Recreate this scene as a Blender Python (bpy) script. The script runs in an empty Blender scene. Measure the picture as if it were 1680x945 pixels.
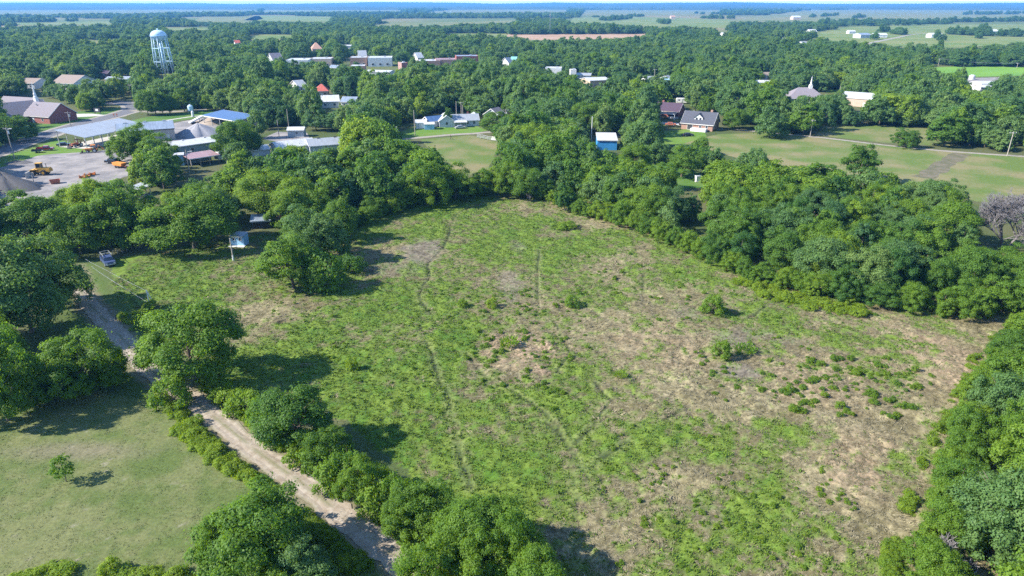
import bpy, math, random
import numpy as np
from mathutils import Vector, Matrix

R = math.radians
random.seed(7)
scene = bpy.context.scene
COL = scene.collection

# ------------------------------------------------------------------ camera, sky, sun, exposure
CAM_H = 50.0
FPX = 1120.0                       # focal length in photo pixels (24 mm on a 36 mm frame, 1680 px wide)
PITCH = math.atan((472.5 - 7.0) / FPX)
SP, CP = math.sin(PITCH), math.cos(PITCH)
cam_d = bpy.data.cameras.new('camera')
cam = bpy.data.objects.new('camera', cam_d)
COL.objects.link(cam)
cam.location = (0, 0, CAM_H)
cam.rotation_euler = (math.pi / 2 - PITCH, 0, 0)
cam_d.sensor_width = 36.0
cam_d.lens = 24.0
cam_d.clip_start = 0.5
cam_d.clip_end = 60000.0
scene.camera = cam

SUN_EL, SUN_AZ = R(36.0), R(259.0)     # azimuth clockwise from +Y
world = bpy.data.worlds.new('World')
scene.world = world
world.use_nodes = True
wn = world.node_tree
bg = wn.nodes['Background']
sky = wn.nodes.new('ShaderNodeTexSky')
sky.sky_type = 'NISHITA'
sky.sun_disc = False
sky.sun_elevation = SUN_EL
sky.sun_rotation = SUN_AZ
sky.air_density = 0.8
sky.dust_density = 0.0
sky.ozone_density = 4.0
wn.links.new(sky.outputs['Color'], bg.inputs['Color'])
bg.inputs['Strength'].default_value = 0.15

sun_d = bpy.data.lights.new('sun', 'SUN')
sun = bpy.data.objects.new('sun', sun_d)
COL.objects.link(sun)
sun_d.energy = 5.0
sun_d.angle = R(0.53)
sun_d.color = (1.0, 0.93, 0.82)
to_sun = Vector((math.sin(SUN_AZ) * math.cos(SUN_EL), math.cos(SUN_AZ) * math.cos(SUN_EL), math.sin(SUN_EL)))
sun.rotation_euler = (-to_sun).to_track_quat('-Z', 'Y').to_euler()
sun.location = (-200, -50, 300)

scene.view_settings.view_transform = 'Standard'
scene.view_settings.look = 'None'
scene.view_settings.exposure = 1.27
scene.view_settings.gamma = 1.0
scene.view_settings.use_curve_mapping = False
scene.render.engine = 'CYCLES'
cy = scene.cycles
cy.max_bounces = 4
cy.diffuse_bounces = 2
cy.glossy_bounces = 1
cy.transmission_bounces = 2
cy.transparent_max_bounces = 2
cy.volume_bounces = 0
cy.use_denoising = False
cy.use_adaptive_sampling = True
cy.adaptive_threshold = 0.02
cy.caustics_reflective = False
cy.caustics_refractive = False

# ------------------------------------------------------------------ picture <-> place
def at(px, py, h=0.0):
    """the point of the place seen at photo pixel (px, py) that is h metres above the ground"""
    u, v = (px - 840.0) / FPX, (py - 472.5) / FPX
    den = SP + v * CP
    z = (CAM_H - h) / max(den, 1e-5)
    return Vector((u * z, z * (CP - v * SP), h))

def pix(x, y, h=0.0):
    d = CAM_H - h
    z = y * CP + d * SP
    return 840.0 + FPX * x / z, 472.5 + FPX * (d * CP - y * SP) / z

def height_to(p, py):
    """height above p that reaches photo row py"""
    v = (py - 472.5) / FPX
    return CAM_H - p.y * (SP + v * CP) / (CP - v * SP)

def depth(p):
    return p.y * CP + (CAM_H - p.z) * SP

# ------------------------------------------------------------------ noise in numpy
def _hash(ix, iy, s):
    h = (ix.astype(np.int64) * 374761393 + iy.astype(np.int64) * 668265263 + s * 974634721) & 0xffffffff
    h = ((h ^ (h >> 13)) * 1274126177) & 0xffffffff
    h = h ^ (h >> 16)
    return (h & 0xffffff) / float(0xffffff)

def vnoise(x, y, s=0):
    ix, iy = np.floor(x), np.floor(y)
    fx, fy = x - ix, y - iy
    fx = fx * fx * (3 - 2 * fx); fy = fy * fy * (3 - 2 * fy)
    a, b = _hash(ix, iy, s), _hash(ix + 1, iy, s)
    c, d = _hash(ix, iy + 1, s), _hash(ix + 1, iy + 1, s)
    return (a + (b - a) * fx) * (1 - fy) + (c + (d - c) * fx) * fy

def fbm(x, y, s=0, o=4, g=0.5):
    t, a, n = 0.0, 1.0, 0.0
    for k in range(o):
        t = t + a * vnoise(x * 2 ** k + 17.3 * k, y * 2 ** k - 9.1 * k, s + k)
        n += a; a *= g
    return t / n

def sstep(a, b, x):
    t = np.clip((x - a) / (b - a), 0, 1)
    return t * t * (3 - 2 * t)

def in_poly(px, py, poly):
    px, py = np.asarray(px, float), np.asarray(py, float)
    ins = np.zeros(px.shape, bool)
    n = len(poly)
    for i in range(n):
        x0, y0 = poly[i]; x1, y1 = poly[(i + 1) % n]
        c = (y0 > py) != (y1 > py)
        ins ^= c & (px < (x1 - x0) * (py - y0) / ((y1 - y0) if y1 != y0 else 1e-9) + x0)
    return ins

def dist_line(px, py, pts):
    d = np.full(np.shape(px), 1e9)
    for (x0, y0), (x1, y1) in zip(pts[:-1], pts[1:]):
        dx, dy = x1 - x0, y1 - y0
        t = np.clip(((px - x0) * dx + (py - y0) * dy) / (dx * dx + dy * dy + 1e-9), 0, 1)
        d = np.minimum(d, np.hypot(px - x0 - t * dx, py - y0 - t * dy))
    return d

# ------------------------------------------------------------------ materials
MATS = {}
def new_mat(name):
    m = bpy.data.materials.new(name); m.use_nodes = True
    nt = m.node_tree
    return m, nt, nt.nodes['Principled BSDF']

def mat(name, c, rough=0.7, var=0.18, scale=1.5, metal=0.0, bump=0.0, spec=0.3, coat=0.0):
    """a plain surface with uneven, procedural colour"""
    if name in MATS: return MATS[name]
    m, nt, b = new_mat(name)
    tc = nt.nodes.new('ShaderNodeTexCoord')
    n = nt.nodes.new('ShaderNodeTexNoise'); n.inputs['Scale'].default_value = scale
    n.inputs['Detail'].default_value = 5; n.inputs['Roughness'].default_value = 0.65
    nt.links.new(tc.outputs['Object'], n.inputs['Vector'])
    r = nt.nodes.new('ShaderNodeValToRGB')
    e = r.color_ramp.elements
    e[0].position, e[1].position = 0.3, 0.72
    e[0].color = (*[max(0, v * (1 - var)) for v in c], 1)
    e[1].color = (*[min(1, v * (1 + var)) for v in c], 1)
    nt.links.new(n.outputs['Fac'], r.inputs['Fac'])
    nt.links.new(r.outputs['Color'], b.inputs['Base Color'])
    b.inputs['Roughness'].default_value = rough
    b.inputs['Metallic'].default_value = metal
    b.inputs['Specular IOR Level'].default_value = spec
    if coat: b.inputs['Coat Weight'].default_value = coat
    if bump:
        bp = nt.nodes.new('ShaderNodeBump'); bp.inputs['Strength'].default_value = bump
        nt.links.new(n.outputs['Fac'], bp.inputs['Height'])
        nt.links.new(bp.outputs['Normal'], b.inputs['Normal'])
    MATS[name] = m
    return m

def ribbed(name, c, rough=0.45, scale=1.1, metal=0.3, stain=0.3):
    """corrugated sheet metal with streaky weathering"""
    if name in MATS: return MATS[name]
    m, nt, b = new_mat(name)
    tc = nt.nodes.new('ShaderNodeTexCoord')
    w = nt.nodes.new('ShaderNodeTexWave'); w.wave_type = 'BANDS'; w.bands_direction = 'X'
    w.inputs['Scale'].default_value = scale
    nt.links.new(tc.outputs['Object'], w.inputs['Vector'])
    mp = nt.nodes.new('ShaderNodeMapping'); mp.inputs['Scale'].default_value = (1.2, 0.15, 0.15)
    nt.links.new(tc.outputs['Object'], mp.inputs['Vector'])
    n = nt.nodes.new('ShaderNodeTexNoise'); n.inputs['Scale'].default_value = 1.6; n.inputs['Detail'].default_value = 6
    nt.links.new(mp.outputs['Vector'], n.inputs['Vector'])
    r = nt.nodes.new('ShaderNodeValToRGB'); e = r.color_ramp.elements
    e[0].position, e[1].position = 0.3, 0.65
    e[0].color = (*[v * (1 - stain) for v in c], 1); e[1].color = (*c, 1)
    nt.links.new(n.outputs['Fac'], r.inputs['Fac'])
    sm = nt.nodes.new('ShaderNodeMapRange'); sm.inputs['To Min'].default_value = .80; sm.inputs['To Max'].default_value = 1.06
    nt.links.new(w.outputs['Fac'], sm.inputs['Value'])
    mx = nt.nodes.new('ShaderNodeMix'); mx.data_type = 'RGBA'; mx.blend_type = 'MULTIPLY'; mx.inputs['Factor'].default_value = 1
    nt.links.new(r.outputs['Color'], mx.inputs['A']); nt.links.new(sm.outputs['Result'], mx.inputs['B'])
    nt.links.new(mx.outputs['Result'], b.inputs['Base Color'])
    b.inputs['Roughness'].default_value = rough; b.inputs['Metallic'].default_value = metal
    bp = nt.nodes.new('ShaderNodeBump'); bp.inputs['Strength'].default_value = 0.35; bp.inputs['Distance'].default_value = 0.05
    nt.links.new(w.outputs['Fac'], bp.inputs['Height']); nt.links.new(bp.outputs['Normal'], b.inputs['Normal'])
    MATS[name] = m
    return m

def brick_mat(name, c1, c2):
    m, nt, b = new_mat(name)
    tc = nt.nodes.new('ShaderNodeTexCoord')
    t = nt.nodes.new('ShaderNodeTexBrick'); t.inputs['Scale'].default_value = 1.6
    t.inputs['Color1'].default_value = (*c1, 1); t.inputs['Color2'].default_value = (*c2, 1)
    t.inputs['Mortar'].default_value = (0.35, 0.28, 0.25, 1); t.inputs['Mortar Size'].default_value = 0.012
    mp = nt.nodes.new('ShaderNodeMapping'); mp.inputs['Rotation'].default_value = (R(90), 0, 0)
    nt.links.new(tc.outputs['Object'], mp.inputs['Vector']); nt.links.new(mp.outputs['Vector'], t.inputs['Vector'])
    nt.links.new(t.outputs['Color'], b.inputs['Base Color']); b.inputs['Roughness'].default_value = 0.85
    MATS[name] = m
    return m

def foliage_mat(name, dark, mid, light, trans=0.35):
    """leaves: tint per tree, small variation per leaf clump"""
    m = bpy.data.materials.new(name); m.use_nodes = True
    nt = m.node_tree; nt.nodes.clear()
    out = nt.nodes.new('ShaderNodeOutputMaterial')
    a = nt.nodes.new('ShaderNodeAttribute'); a.attribute_type = 'INSTANCER'; a.attribute_name = 'tint'
    l = nt.nodes.new('ShaderNodeAttribute'); l.attribute_type = 'GEOMETRY'; l.attribute_name = 'leaf'
    s = nt.nodes.new('ShaderNodeMath'); s.operation = 'MULTIPLY_ADD'
    nt.links.new(l.outputs['Fac'], s.inputs[0]); s.inputs[1].default_value = 0.34
    nt.links.new(a.outputs['Fac'], s.inputs[2])
    s2 = nt.nodes.new('ShaderNodeMath'); s2.operation = 'SUBTRACT'; s2.inputs[1].default_value = 0.17
    nt.links.new(s.outputs[0], s2.inputs[0])
    r = nt.nodes.new('ShaderNodeValToRGB'); e = r.color_ramp.elements
    e[0].position, e[1].position = 0.0, 1.0
    e[0].color = (*dark, 1); e[1].color = (*light, 1)
    k = e.new(0.5); k.color = (*mid, 1)
    nt.links.new(s2.outputs[0], r.inputs['Fac'])
    b = nt.nodes.new('ShaderNodeBsdfPrincipled')
    b.inputs['Roughness'].default_value = 0.55; b.inputs['Specular IOR Level'].default_value = 0.22
    nt.links.new(r.outputs['Color'], b.inputs['Base Color'])
    t = nt.nodes.new('ShaderNodeBsdfTranslucent')
    g = nt.nodes.new('ShaderNodeMix'); g.data_type = 'RGBA'; g.blend_type = 'MULTIPLY'; g.inputs['Factor'].default_value = 1.0
    nt.links.new(r.outputs['Color'], g.inputs['A']); g.inputs['B'].default_value = (1.6, 1.5, 0.5, 1)
    nt.links.new(g.outputs['Result'], t.inputs['Color'])
    mx = nt.nodes.new('ShaderNodeMixShader'); mx.inputs['Fac'].default_value = trans
    nt.links.new(b.outputs[0], mx.inputs[1]); nt.links.new(t.outputs[0], mx.inputs[2])
    nt.links.new(mx.outputs[0], out.inputs['Surface'])
    MATS[name] = m
    return m

def ground_mat(name, scale=2.0, var=0.35, attr='Col', bump=0.5):
    """earth and turf: colour of each patch from the sheet, broken up by fine procedural noise"""
    m, nt, b = new_mat(name)
    a = nt.nodes.new('ShaderNodeAttribute'); a.attribute_name = attr
    tc = nt.nodes.new('ShaderNodeTexCoord')
    n = nt.nodes.new('ShaderNodeTexNoise'); n.inputs['Scale'].default_value = scale
    n.inputs['Detail'].default_value = 7; n.inputs['Roughness'].default_value = 0.75
    nt.links.new(tc.outputs['Object'], n.inputs['Vector'])
    mr = nt.nodes.new('ShaderNodeMapRange')
    mr.inputs['From Min'].default_value = 0.3; mr.inputs['From Max'].default_value = 0.7
    mr.inputs['To Min'].default_value = 1 - var; mr.inputs['To Max'].default_value = 1 + var
    nt.links.new(n.outputs['Fac'], mr.inputs['Value'])
    mx = nt.nodes.new('ShaderNodeMix'); mx.data_type = 'RGBA'; mx.blend_type = 'MULTIPLY'; mx.inputs['Factor'].default_value = 1
    nt.links.new(a.outputs['Color'], mx.inputs['A']); nt.links.new(mr.outputs['Result'], mx.inputs['B'])
    nt.links.new(mx.outputs['Result'], b.inputs['Base Color'])
    b.inputs['Roughness'].default_value = 0.95; b.inputs['Specular IOR Level'].default_value = 0.1
    if bump:
        bp = nt.nodes.new('ShaderNodeBump'); bp.inputs['Strength'].default_value = bump; bp.inputs['Distance'].default_value = 0.12
        nt.links.new(n.outputs['Fac'], bp.inputs['Height']); nt.links.new(bp.outputs['Normal'], b.inputs['Normal'])
    MATS[name] = m
    return m

def patch_mat(name, c1, c2, scale=0.08, fine=1.5, rough=0.95, pos=(.4, .6)):
    """fields and hard standing: two soils or turfs in soft patches plus fine grain"""
    if name in MATS: return MATS[name]
    m, nt, b = new_mat(name)
    tc = nt.nodes.new('ShaderNodeTexCoord')
    n = nt.nodes.new('ShaderNodeTexNoise'); n.inputs['Scale'].default_value = scale; n.inputs['Detail'].default_value = 6
    n2 = nt.nodes.new('ShaderNodeTexNoise'); n2.inputs['Scale'].default_value = fine; n2.inputs['Detail'].default_value = 4
    nt.links.new(tc.outputs['Object'], n.inputs['Vector']); nt.links.new(tc.outputs['Object'], n2.inputs['Vector'])
    r = nt.nodes.new('ShaderNodeValToRGB'); e = r.color_ramp.elements
    e[0].position, e[1].position = pos
    e[0].color = (*c1, 1); e[1].color = (*c2, 1)
    nt.links.new(n.outputs['Fac'], r.inputs['Fac'])
    mr = nt.nodes.new('ShaderNodeMapRange'); mr.inputs['To Min'].default_value = 0.7; mr.inputs['To Max'].default_value = 1.3
    nt.links.new(n2.outputs['Fac'], mr.inputs['Value'])
    mx = nt.nodes.new('ShaderNodeMix'); mx.data_type = 'RGBA'; mx.blend_type = 'MULTIPLY'; mx.inputs['Factor'].default_value = 1
    nt.links.new(r.outputs['Color'], mx.inputs['A']); nt.links.new(mr.outputs['Result'], mx.inputs['B'])
    nt.links.new(mx.outputs['Result'], b.inputs['Base Color'])
    b.inputs['Roughness'].default_value = rough; b.inputs['Specular IOR Level'].default_value = 0.15
    MATS[name] = m
    return m

M = {}
M['leaf'] = foliage_mat('leaves', (0.060, 0.146, 0.034), (0.124, 0.224, 0.026), (0.220, 0.315, 0.030), 0.5)
M['leaf_grey'] = foliage_mat('grey_green_leaves', (0.060, 0.140, 0.050), (0.108, 0.198, 0.056), (0.170, 0.255, 0.070), 0.45)
M['bark'] = mat('bark', (0.13, 0.105, 0.08), 0.9, 0.3, 3, bump=0.4)
M['dead_wood'] = mat('dead_wood', (0.16, 0.148, 0.15), 0.9, 0.2, 2)
M['pole_wood'] = mat('weathered_pole_wood', (0.36, 0.32, 0.28), 0.9, 0.2, 2)
M['white_paint'] = mat('white_paint', (0.66, 0.66, 0.64), 0.5, 0.06, 2)
M['tower_paint'] = mat('tower_paint', (0.46, 0.61, 0.73), 0.4, 0.06, 0.5)
M['grey_metal'] = mat('grey_metal', (0.42, 0.43, 0.44), 0.45, 0.12, 1.5, metal=0.4)
M['dark_metal'] = mat('dark_metal', (0.05, 0.05, 0.055), 0.5, 0.2, 2)
M['rubber'] = mat('rubber', (0.025, 0.025, 0.027), 0.85, 0.2, 4)
M['glass'] = mat('window_glass', (0.035, 0.045, 0.06), 0.12, 0.2, 1, spec=0.6)
M['trim'] = mat('white_trim', (0.62, 0.61, 0.59), 0.6, 0.06, 2)
M['roof_white'] = ribbed('white_metal_roof', (0.60, 0.61, 0.61), metal=0.1, stain=0.22)
M['roof_grey'] = ribbed('galvanised_roof', (0.40, 0.425, 0.45), metal=0.25, stain=0.2)
M['roof_blue'] = ribbed('blue_metal_roof', (0.09, 0.17, 0.34), metal=0.1)
M['roof_bluegrey'] = ribbed('blue_grey_metal_roof', (0.30, 0.36, 0.44), metal=0.2)
M['roof_mauve'] = ribbed('faded_red_metal_roof', (0.36, 0.22, 0.22), metal=0.0)
M['roof_teal'] = ribbed('teal_metal_roof', (0.22, 0.50, 0.48), metal=0.0)
M['roof_red'] = mat('red_roof', (0.42, 0.11, 0.08), 0.7, 0.15, 0.8)
M['roof_terracotta'] = mat('terracotta_roof', (0.36, 0.22, 0.16), 0.8, 0.15, 0.8)
M['shingle_grey'] = mat('grey_shingles', (0.20, 0.18, 0.20), 0.9, 0.2, 2.5)
M['shingle_dark'] = mat('charcoal_shingles', (0.075, 0.08, 0.10), 0.85, 0.2, 2.5)
M['shingle_purple'] = mat('dark_plum_shingles', (0.075, 0.05, 0.075), 0.9, 0.2, 2.5)
M['shingle_brown'] = mat('brown_shingles', (0.24, 0.19, 0.16), 0.9, 0.2, 2.5)
M['brick_red'] = brick_mat('red_brick', (0.28, 0.075, 0.06), (0.22, 0.06, 0.05))
M['brick_tan'] = brick_mat('tan_brick', (0.36, 0.20, 0.14), (0.30, 0.17, 0.12))
M['wall_beige'] = ribbed('beige_metal_wall', (0.42, 0.38, 0.35), metal=0.0, stain=0.15)
M['wall_white'] = mat('white_siding', (0.56, 0.56, 0.55), 0.6, 0.08, 1)
M['wall_grey'] = mat('grey_siding', (0.38, 0.41, 0.43), 0.7, 0.1, 1)
M['wall_blue'] = ribbed('bright_blue_metal_wall', (0.05, 0.28, 0.62), metal=0.0, stain=0.12)
M['wall_paleblue'] = mat('pale_blue_siding', (0.30, 0.52, 0.74), 0.6, 0.1, 1)
M['wall_green'] = mat('grey_green_siding', (0.30, 0.36, 0.36), 0.7, 0.1, 1)
M['wall_tan'] = mat('tan_stucco', (0.46, 0.35, 0.27), 0.8, 0.1, 1)
M['concrete'] = mat('concrete', (0.45, 0.43, 0.40), 0.9, 0.12, 0.8)
M['asphalt'] = mat('asphalt', (0.125, 0.125, 0.135), 0.9, 0.16, 0.5)
M['shoulder'] = mat('gravel_shoulder', (0.26, 0.235, 0.20), 0.95, 0.2, 0.8)
M['yard'] = patch_mat('gravel_yard', (0.27, 0.25, 0.24), (0.18, 0.172, 0.172), 0.16, 1.0)
M['gravel_grey'] = mat('grey_gravel', (0.27, 0.27, 0.29), 0.95, 0.25, 2.5, bump=0.6)
M['gravel_tan'] = mat('tan_gravel', (0.30, 0.25, 0.20), 0.95, 0.25, 2.5, bump=0.6)
M['gravel_dark'] = mat('dark_gravel', (0.12, 0.115, 0.115), 0.95, 0.25, 2.5, bump=0.6)
M['yellow'] = mat('loader_yellow', (0.50, 0.29, 0.05), 0.55, 0.25, 2)
M['orange'] = mat('machine_orange', (0.62, 0.24, 0.05), 0.55, 0.2, 2)
M['red_paint'] = mat('dark_red_paint', (0.30, 0.025, 0.03), 0.3, 0.12, 1, coat=0.4)
M['rust'] = mat('rusty_red', (0.36, 0.12, 0.07), 0.8, 0.3, 2)
M['blue_paint'] = mat('blue_paint', (0.05, 0.075, 0.16), 0.35, 0.12, 1, coat=0.3)
M['silver_paint'] = mat('silver_paint', (0.55, 0.56, 0.58), 0.35, 0.1, 1, metal=0.5)
M['black_paint'] = mat('black_paint', (0.02, 0.02, 0.025), 0.3, 0.2, 1, coat=0.4)

# ------------------------------------------------------------------ objects
def tag(o, label=None, cat=None, group=None, kind=None):
    if label: o['label'] = label
    if cat: o['category'] = cat
    if group: o['group'] = group
    if kind: o['kind'] = kind
    return o

def thing(name, loc, label, cat, rz=0.0, group=None):
    o = bpy.data.objects.new(name, None)
    o.empty_display_size = 0.5
    COL.objects.link(o)
    o.location = loc; o.rotation_euler = (0, 0, rz)
    return tag(o, label, cat, group)

def link(name, me, m, parent=None):
    o = bpy.data.objects.new(name, me)
    COL.objects.link(o)
    if m and not me.materials: me.materials.append(m)
    if parent: o.parent = parent
    return o

class MB:
    """collects simple shapes into one mesh"""
    def __init__(s): s.v = []; s.f = []
    def add(s, vs, fs):
        k = len(s.v); s.v += [tuple(v) for v in vs]; s.f += [tuple(i + k for i in f) for f in fs]; return s
    def box(s, c, size, rz=0.0, bev=0.0, taper=1.0):
        x, y, z = [q / 2 for q in size]
        vs = []
        for sz in (-1, 1):
            t = taper if sz > 0 else 1
            for sx, sy in ((-1, -1), (1, -1), (1, 1), (-1, 1)):
                a, b = sx * x * t, sy * y * t
                vs.append((c[0] + a * math.cos(rz) - b * math.sin(rz), c[1] + a * math.sin(rz) + b * math.cos(rz), c[2] + sz * z))
        return s.add(vs, [(0, 3, 2, 1), (4, 5, 6, 7), (0, 1, 5, 4), (1, 2, 6, 5), (2, 3, 7, 6), (3, 0, 4, 7)])
    def tube(s, a, b, r0, r1=None, n=8, cap=True):
        r1 = r0 if r1 is None else r1
        a, b = Vector(a), Vector(b); d = (b - a)
        if d.length < 1e-6: return s
        d.normalize()
        u = d.orthogonal().normalized(); w = d.cross(u)
        vs = []
        for p, r in ((a, r0), (b, r1)):
            for i in range(n):
                t = 2 * math.pi * i / n
                vs.append(p + u * (r * math.cos(t)) + w * (r * math.sin(t)))
        fs = [(i, (i + 1) % n, n + (i + 1) % n, n + i) for i in range(n)]
        if cap: fs += [tuple(range(n - 1, -1, -1)), tuple(range(n, 2 * n))]
        return s.add(vs, fs)
    def path(s, pts, r, n=5):
        for a, b in zip(pts[:-1], pts[1:]): s.tube(a, b, r, r, n, True)
        return s
    def lathe(s, prof, c=(0, 0, 0), n=24):
        vs = []; m = len(prof)
        for r, z in prof:
            for i in range(n):
                t = 2 * math.pi * i / n
                vs.append((c[0] + r * math.cos(t), c[1] + r * math.sin(t), c[2] + z))
        fs = []
        for j in range(m - 1):
            for i in range(n):
                fs.append((j * n + i, j * n + (i + 1) % n, (j + 1) * n + (i + 1) % n, (j + 1) * n + i))
        return s.add(vs, fs)
    def extrude_xz(s, prof, y0, y1):
        """profile in the x-z plane (counter-clockwise seen from -y) stretched along y"""
        n = len(prof)
        vs = [(x, y0, z) for x, z in prof] + [(x, y1, z) for x, z in prof]
        fs = [tuple(range(n)), tuple(range(2 * n - 1, n - 1, -1))]
        fs += [(i, n + i, n + (i + 1) % n, (i + 1) % n) for i in range(n)]
        return s.add(vs, fs)
    def slab(s, a, b, c, d, t):
        """a four-cornered sheet with thickness t below it"""
        a, b, c, d = [Vector(q) for q in (a, b, c, d)]
        n = (b - a).cross(c - a).normalized()
        if n.z < 0: n = -n
        vs = [a, b, c, d] + [q - n * t for q in (a, b, c, d)]
        return s.add(vs, [(0, 1, 2, 3), (7, 6, 5, 4), (0, 4, 5, 1), (1, 5, 6, 2), (2, 6, 7, 3), (3, 7, 4, 0)])
    def wheel(s, c, r, w, axis='y', n=14):
        c = Vector(c); d = Vector((0, w / 2, 0)) if axis == 'y' else Vector((w / 2, 0, 0))
        s.tube(c - d, c + d, r * 0.92, r * 0.92, n)
        s.tube(c - d * 0.8, c + d * 0.8, r, r, n)
        return s
    def mesh(s, name):
        me = bpy.data.meshes.new(name); me.from_pydata(s.v, [], s.f); me.update(); return me
    def build(s, name, m, parent=None, smooth=False):
        me = s.mesh(name)
        o = link(name, me, m, parent)
        if smooth:
            for p in me.polygons: p.use_smooth = True
        return o

def np_mesh(name, V, F):
    """mesh from numpy arrays; F is (n, 3) or (n, 4)"""
    me = bpy.data.meshes.new(name)
    n, k = F.shape
    me.vertices.add(len(V)); me.vertices.foreach_set('co', np.ascontiguousarray(V, dtype=np.float32).ravel())
    me.loops.add(n * k); me.loops.foreach_set('vertex_index', np.ascontiguousarray(F, dtype=np.int32).ravel())
    me.polygons.add(n)
    me.polygons.foreach_set('loop_start', np.arange(0, n * k, k, dtype=np.int32))
    me.polygons.foreach_set('loop_total', np.full(n, k, dtype=np.int32))
    me.update(calc_edges=True)
    return me

def set_attr(me, name, typ, dom, data):
    a = me.attributes.new(name, typ, dom)
    key = {'FLOAT': 'value', 'FLOAT_COLOR': 'color', 'FLOAT_VECTOR': 'vector', 'INT': 'value'}[typ]
    a.data.foreach_set(key, np.ascontiguousarray(data).ravel())

def structure(name, o):
    return tag(o, kind='structure')
# ================================================================== SETTING
DIRT_PX = [(120, 440), (128, 470), (150, 503), (180, 533), (207, 563), (236, 597), (272, 627), (312, 655), (362, 693), (430, 747), (498, 795), (560, 845), (610, 885), (652, 917), (700, 958), (770, 1020), (860, 1100)]
DIRT = [(at(*p).x, at(*p).y) for p in DIRT_PX]
DIRT_W = 3.1
TRACKS_PX = [
    [(800, 330), (760, 345), (745, 358), (730, 400), (702, 432), (706, 450), (690, 475), (691, 495), (707, 515)],
    [(700, 560), (708, 584), (720, 622), (735, 652), (745, 700), (760, 765), (772, 800)],
    [(885, 410), (882, 440), (881, 500)], [(1055, 450), (1054, 500)],
    [(765, 580), (792, 613), (851, 646), (880, 668), (906, 690), (931, 728), (959, 772), (971, 806), (984, 850), (996, 900), (1010, 960)],
    [(895, 690), (920, 715), (934, 740), (937, 781), (946, 812), (945, 893), (942, 950)],
    [(1001, 656), (975, 694), (946, 728)], [(1165, 656), (1112, 675), (1090, 690)], [(1031, 725), (975, 759)],
    [(1257, 503), (1217, 528)], [(911, 530), (929, 566), (934, 578), (914, 610)], [(976, 628), (1000, 655)],
]
TRACKS = [[(at(*p).x, at(*p).y) for p in t] for t in TRACKS_PX]

MEADOW_PX = [(1100, 1100), (990, 990), (870, 900), (700, 800), (560, 690), (480, 650), (400, 640), (330, 600), (240, 540), (190, 480), (185, 425),
             (330, 398), (430, 385), (520, 365), (600, 340), (700, 315), (800, 300), (890, 306), (970, 328), (1045, 345), (1135, 380), (1215, 415),
             (1335, 448), (1465, 470), (1600, 490), (1740, 500), (1800, 600), (1760, 700), (1720, 800), (1680, 1000), (1680, 1100)]
LAWN_PX = [(-300, 700), (-200, 640), (60, 640), (250, 650), (285, 672), (310, 710), (380, 760), (420, 800), (460, 870), (500, 1000), (500, 1100), (-300, 1100)]
# how green the meadow grows, point by point (0 dry straw .. 1 lush)
GREEN = [(300, 430, .8), (350, 470, .62), (430, 530, .22), (470, 500, .45), (250, 440, .65), (560, 560, .72), (600, 500, .72), (600, 600, .9), (560, 620, .85),
         (640, 650, .92), (620, 700, .95), (700, 720, .95), (760, 760, .8), (800, 700, .88), (850, 800, .8), (900, 870, .55), (960, 780, .78), (1000, 740, .8),
         (1000, 850, .6), (1060, 700, .5), (1100, 760, .28), (1100, 850, .25), (1180, 830, .5), (1260, 800, .6), (1200, 900, .45), (1300, 900, .5),
         (1380, 860, .35), (1300, 720, .25), (1400, 760, .15), (1450, 850, .2), (1500, 700, .1), (1550, 640, .08), (1590, 590, .06), (1450, 560, .35),
         (1380, 540, .45), (1400, 620, .16), (1300, 620, .2), (1250, 640, .15), (1300, 530, .5), (1350, 500, .55), (1280, 480, .45), (1200, 470, .6),
         (1100, 440, .55), (1020, 420, .45), (1000, 470, .42), (1000, 540, .25), (1080, 540, .18), (1150, 560, .2), (1150, 620, .25), (1050, 620, .32),
         (960, 600, .45), (900, 560, .55), (830, 570, .15), (850, 600, .2), (900, 600, .22), (800, 600, .25), (800, 640, .6), (880, 650, .5), (760, 560, .75),
         (740, 500, .68), (700, 440, .55), (650, 420, .3), (600, 440, .28), (640, 390, .42), (740, 345, .9), (690, 365, .75), (760, 400, .5), (820, 360, .75),
         (800, 420, .8), (850, 400, .8), (850, 450, .5), (850, 500, .2), (900, 420, .55), (900, 370, .7), (880, 340, .2), (960, 365, .3), (1000, 390, .55),
         (950, 450, .45), (1400, 470, .35), (1530, 520, .2), (1620, 545, .15), (900, 940, .6), (1000, 930, .4), (1420, 930, .4), (430, 440, .5), (500, 560, .6),
         (560, 700, 1.), (1330, 800, .25), (1430, 700, .12), (520, 600, .75), (700, 600, .8), (700, 660, .92)]
BARE = [(690, 412, 32, 26, .8), (838, 470, 22, 26, .6), (1200, 558, 34, 16, .7), (1212, 612, 40, 16, .85), (1215, 548, 60, 10, .5), (640, 440, 60, 14, .45),
        (850, 405, 16, 10, .4), (1130, 515, 30, 12, .5), (1160, 840, 40, 25, .25), (1290, 560, 30, 8, .4)]
PINK = [(860, 575, 75, 26, .8), (900, 605, 40, 10, .8), (1400, 770, 55, 40, .55), (1560, 600, 60, 60, .6), (1470, 590, 60, 40, .3), (780, 590, 40, 8, .7), (1330, 620, 90, 40, .35), (1420, 730, 60, 30, .4), (1080, 560, 80, 40, .35)]

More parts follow.
